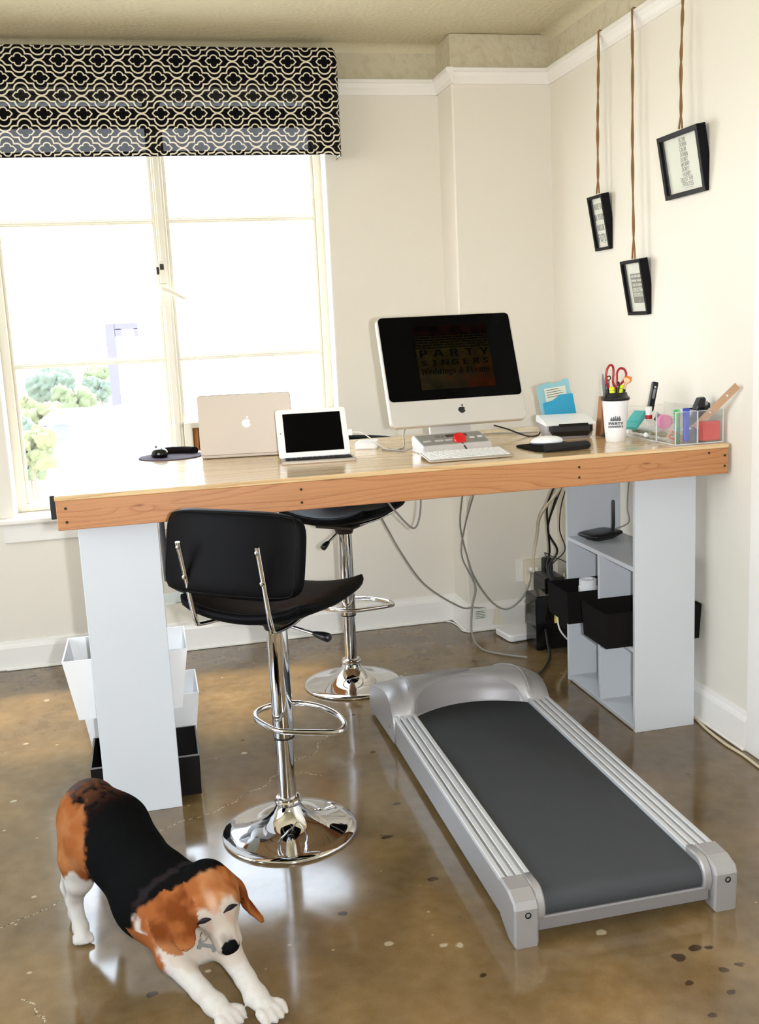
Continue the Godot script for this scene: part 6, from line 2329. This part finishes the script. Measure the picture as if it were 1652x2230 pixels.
func build_cables() -> void:
	# wall outlet with adapter
	var w := thing("wall_outlet", "ivory wall outlet with a plugged-in adapter on the pier", "outlet", Vector3(-0.155, 0.265, PZ))
	span_part("plate", M.trim_paint, w, -0.06, 0.06, -0.05, 0.062, 0.0, 0.006, 0.002)
	span_part("socket_box", M.ivory_plastic, w, -0.028, 0.06, -0.058, 0.062, 0.005, 0.042, 0.005)
	span_part("plug", M.ivory_plastic, w, -0.022, 0.026, -0.085, 0.0, 0.042, 0.075, 0.006)
	span_part("plug", M.white_plastic, w, -0.012, 0.03, 0.01, 0.03, 0.042, 0.072, 0.005)
	var ad := thing("black_adapter", "black plug-in adapter hanging at the wall outlet", "power adapter", Vector3(-0.078, 0.290, PZ + 0.004))
	var s := begin()
	prism(s, round_rect(0.048, 0.098, 0.012, 4), 0.036, 0.075, Transform3D(), true, 0.005)
	part(s, "block", M.black_plastic, ad)
	s = begin()
	tube(s, [Vector3(0, 0.01, 0.04), Vector3(0, 0.01, 0.0)], 0.008, 8)
	part(s, "pins", M.steel, ad)
	# power strip hanging under the desk
	var ps := thing("power_strip", "grey power strip fixed beneath the desk above the outlet", "power strip", Vector3(-0.25, 0.895, 0.95))
	span_part("body", M.grey_metal, ps, -0.06, 0.06, 0.0, 0.0333, -0.03, 0.03, 0.004)
	span_part("plug", M.ivory_plastic, ps, -0.045, 0.0, -0.03, 0.002, -0.018, 0.018, 0.004)
	span_part("plug", M.black_plastic, ps, 0.01, 0.05, -0.022, 0.002, -0.018, 0.018, 0.004)
	var D := BOARD0
	cord("beige_cable", "thick beige cord dropping from the power strip to the outlet", [Vector3(-0.275, 0.87, 0.95), Vector3(-0.268, 0.78, 0.90), Vector3(-0.20, 0.60, 0.52), Vector3(-0.155, 0.46, 0.35), Vector3(-0.165, 0.34, 0.32), Vector3(-0.155, 0.25, 0.33), Vector3(-0.11, 0.205, 0.34), Vector3(-0.062, 0.19, 0.33)], 0.006, M.beige_cord)
	cord("beige_cable", "beige cord looping beside the black adapter", [Vector3(-0.11, 0.22, 0.30), Vector3(-0.09, 0.18, 0.36), Vector3(-0.06, 0.165, 0.40), Vector3(-0.03, 0.2, 0.36), Vector3(-0.06, 0.235, 0.30)], 0.0055, M.beige_cord)
	cord("grey_cable", "grey cord crossing down to the outlet plug in a long loop", [Vector3(-0.66, D, 0.90), Vector3(-0.62, 0.80, 0.72), Vector3(-0.55, 0.57, 0.42), Vector3(-0.50, 0.40, 0.35), Vector3(-0.462, 0.29, 0.34), Vector3(-0.387, 0.172, 0.34), Vector3(-0.309, 0.123, 0.34), Vector3(-0.23, 0.17, 0.34), Vector3(-0.185, 0.235, 0.32), Vector3(-0.163, 0.282, 0.28)], 0.0042, M.grey_cord)
	cord("grey_cable", "grey cord falling beside the pier to the floor behind treadmill", [Vector3(-0.60, D, 0.90), Vector3(-0.575, 0.80, 0.75), Vector3(-0.52, 0.56, 0.40), Vector3(-0.526, 0.406, 0.35), Vector3(-0.464, 0.257, 0.35), Vector3(-0.485, 0.16, 0.36), Vector3(-0.51, 0.05, 0.42), Vector3(-0.50, 0.008, 0.52), Vector3(-0.44, 0.006, 0.62), Vector3(-0.35, 0.006, 0.70)], 0.0042, M.grey_cord)
	cord("grey_cable", "pale cord sagging from the far stool to the tagged connector", [Vector3(-1.10, D, 0.92), Vector3(-1.03, 0.80, 0.70), Vector3(-0.90, 0.61, 0.40), Vector3(-0.80, 0.43, 0.33), Vector3(-0.69, 0.27, 0.30), Vector3(-0.53, 0.15, 0.30), Vector3(-0.46, 0.138, 0.30), Vector3(-0.40, 0.125, 0.29)], 0.0042, M.grey_cord)
	cord("grey_cable", "short grey cord looping below the desk next to far seat", [Vector3(-1.0, 0.80, 0.9), Vector3(-0.967, 0.752, 0.9), Vector3(-0.909, 0.682, 0.9), Vector3(-0.881, 0.674, 0.9), Vector3(-0.862, 0.724, 0.9), Vector3(-0.856, 0.80, 0.9), Vector3(-0.858, D, 0.9)], 0.004, M.grey_cord)
	var tg := thing("cord_label", "white printed label wrapped on the pale cord", "label", Vector3(-0.425, 0.118, 0.30))
	span_part("sheet", M.paper, tg, -0.03, 0.03, -0.04, 0.012, -0.001, 0.001)
	for r in 5:
		span_part("print_line", M.print_grey, tg, -0.024, 0.016 + 0.004 * (r % 2), -0.004 - r * 0.008, -0.001 - r * 0.008, 0.001, 0.0014)
	var cn := thing("cord_connector", "beige tapered connector hanging at the skirting board", "connector", Vector3(-0.34, 0.085, 0.285))
	s = begin()
	loft(s, [[Vector3(-0.02, -0.045, 0.012), Vector3(0.03, -0.05, 0.012), Vector3(0.03, -0.05, -0.012), Vector3(-0.02, -0.045, -0.012)], [Vector3(-0.008, 0.0, 0.009), Vector3(0.022, -0.005, 0.009), Vector3(0.022, -0.005, -0.009), Vector3(-0.008, 0.0, -0.009)], [Vector3(0.002, 0.04, 0.006), Vector3(0.014, 0.04, 0.006), Vector3(0.014, 0.04, -0.006), Vector3(0.002, 0.04, -0.006)]], false, true, -1)
	part(s, "body", M.ivory_plastic, cn)
	# black cords of different courses beside the shelf unit
	var labels := ["thick black cord hanging leftmost beside the shelf unit", "thick black cord weaving among the hanging cords", "thin black cord knotted halfway down beside shelf unit", "thin black cord ending behind the black bin"]
	for k in 4:
		var x := -0.24 + k * 0.018
		cord("black_cable", labels[k], [Vector3(x + 0.005, D, 0.86), Vector3(x + 0.01, 0.82, 0.80), Vector3(x + 0.03 + 0.012 * (k % 2), 0.66, 0.62), Vector3(x + 0.06 - 0.02 * (k % 3), 0.53, 0.55), Vector3(x + 0.085 + 0.02 * (k % 2), 0.42, 0.5), Vector3(x + 0.07 - 0.012 * k, 0.34, 0.5), Vector3(x + 0.10, 0.24, 0.54), Vector3(x + 0.13, 0.19, 0.6)], [0.005, 0.005, 0.0026, 0.0026][k], M.black_cord)
	cord("thin_black_cable", "thin black cord from the adapter towards the shelf unit", [Vector3(-0.078, 0.34, 0.27), Vector3(-0.085, 0.36, 0.27), Vector3(-0.06, 0.345, 0.30), Vector3(-0.03, 0.335, 0.36), Vector3(-0.015, 0.32, 0.45)], 0.0024, M.black_cord)
	cord("white_cable", "white cord with a yellow tag against the black box", [Vector3(-0.045, 0.285, 0.40), Vector3(-0.10, 0.24, 0.52), Vector3(-0.18, 0.20, 0.64), Vector3(-0.20, 0.13, 0.70), Vector3(-0.175, 0.08, 0.72), Vector3(-0.13, 0.04, 0.75)], 0.0036, M.white_cord)
	var yt := thing("yellow_tag", "small yellow tag on the white cord before the black box", "tag", Vector3(-0.197, 0.165, 0.665))
	span_part("flag", mat("pale_yellow", srgb(232, 205, 90), 0.7), yt, -0.008, 0.012, -0.03, 0.02, -0.0008, 0.0008)
	# black box and white box on the floor
	var bx := thing("black_drive", "upright black glossy box on the floor behind the shelf unit", "electronics box", Vector3(-0.19, 0, 0.56))
	s = begin()
	prism(s, round_rect(0.17, 0.25, 0.012, 4), -0.06, 0.06, Transform3D(Basis(), Vector3(0, 0.125, 0)), true, 0.003)
	part(s, "case", M.black_gloss, bx)
	var b2 := thing("black_drive", "taller slim black box behind the glossy black box", "electronics box", Vector3(-0.12, 0, 0.40))
	s = begin()
	prism(s, round_rect(0.10, 0.29, 0.01, 4), -0.07, 0.07, Transform3D(Basis(), Vector3(0, 0.145, 0)), true, 0.003)
	part(s, "case", M.black_plastic, b2)
	var wx := thing("white_box", "flat white rounded box lying on the floor by the pier", "electronics box", Vector3(-0.275, 0, 0.385), 0.12)
	s = begin()
	prism(s, round_rect(0.165, 0.165, 0.025, 5), 0.003, 0.034, Transform3D(Basis(Vector3.RIGHT, -PI / 2), Vector3(-0.0, 0, 0)), true, 0.005)
	part(s, "case", M.white_plastic, wx)
	s = begin()
	prism(s, round_rect(0.14, 0.14, 0.02, 4), 0.0, 0.004, Transform3D(Basis(Vector3.RIGHT, -PI / 2), Vector3(0, 0, 0)), true)
	part(s, "foot_pad", M.black_plastic, wx)
	# mains lead of the treadmill and the cord along the wall
	cord("treadmill_cable", "black mains lead curling from the black box to the treadmill hood", [Vector3(-0.235, 0.10, 0.63), Vector3(-0.245, 0.05, 0.68), Vector3(-0.26, 0.012, 0.74), Vector3(-0.31, 0.008, 0.83), Vector3(-0.39, 0.01, 0.93), Vector3(-0.50, 0.03, 1.03), Vector3(-0.56, 0.045, 1.075)], 0.0055, M.black_cord)
	cord("beige_floor_cable", "beige cord lying on the floor along the side wall", [Vector3(-0.03, 0.006, 1.30), Vector3(-0.025, 0.006, 1.50), Vector3(-0.046, 0.006, 1.665), Vector3(-0.053, 0.006, 1.79), Vector3(-0.047, 0.006, 1.89), Vector3(-0.052, 0.006, 2.05), Vector3(-0.045, 0.006, 2.4)], 0.005, M.beige_cord)
	cord("skirting_cable", "thin white cord clipped along the skirting under the window", [Vector3(-2.6, 0.004, 0.032), Vector3(-1.9, 0.004, 0.034), Vector3(-1.2, 0.004, 0.032), Vector3(-0.6, 0.004, 0.034), Vector3(-0.515, 0.004, 0.045), Vector3(-0.492, 0.004, 0.12), Vector3(-0.492, 0.004, 0.22), Vector3(-0.462, 0.004, 0.252), Vector3(-0.40, 0.004, 0.25), Vector3(-0.18, 0.004, 0.25)], 0.0035, M.white_cord)
	cord("router_cable", "thin white cord rising from the router shelf", [Vector3(-0.17, 0.625, 1.055), Vector3(-0.12, 0.63, 1.08), Vector3(-0.075, 0.66, 1.12), Vector3(-0.08, 0.72, 1.12), Vector3(-0.065, 0.80, 1.10), Vector3(-0.055, 0.905, 1.10)], 0.0026, M.grey_cord)
	# leads of the monitor and printer on the desk
	cord("printer_cable", "black lead on the desk between monitor and printer", [Vector3(-0.62, DESK + 0.05, 1.12), Vector3(-0.56, DESK + 0.03, 1.10), Vector3(-0.50, DESK + 0.004, 1.14), Vector3(-0.46, DESK + 0.004, 1.15), Vector3(-0.448, DESK + 0.016, 1.145)], 0.003, M.black_cord)
	cord("desk_cable", "pale lead on the desk behind the black printer lead", [Vector3(-0.68, DESK + 0.004, 1.0), Vector3(-0.58, DESK + 0.004, 0.98), Vector3(-0.50, DESK + 0.004, 1.02), Vector3(-0.42, DESK + 0.004, 1.05)], 0.003, M.grey_cord)
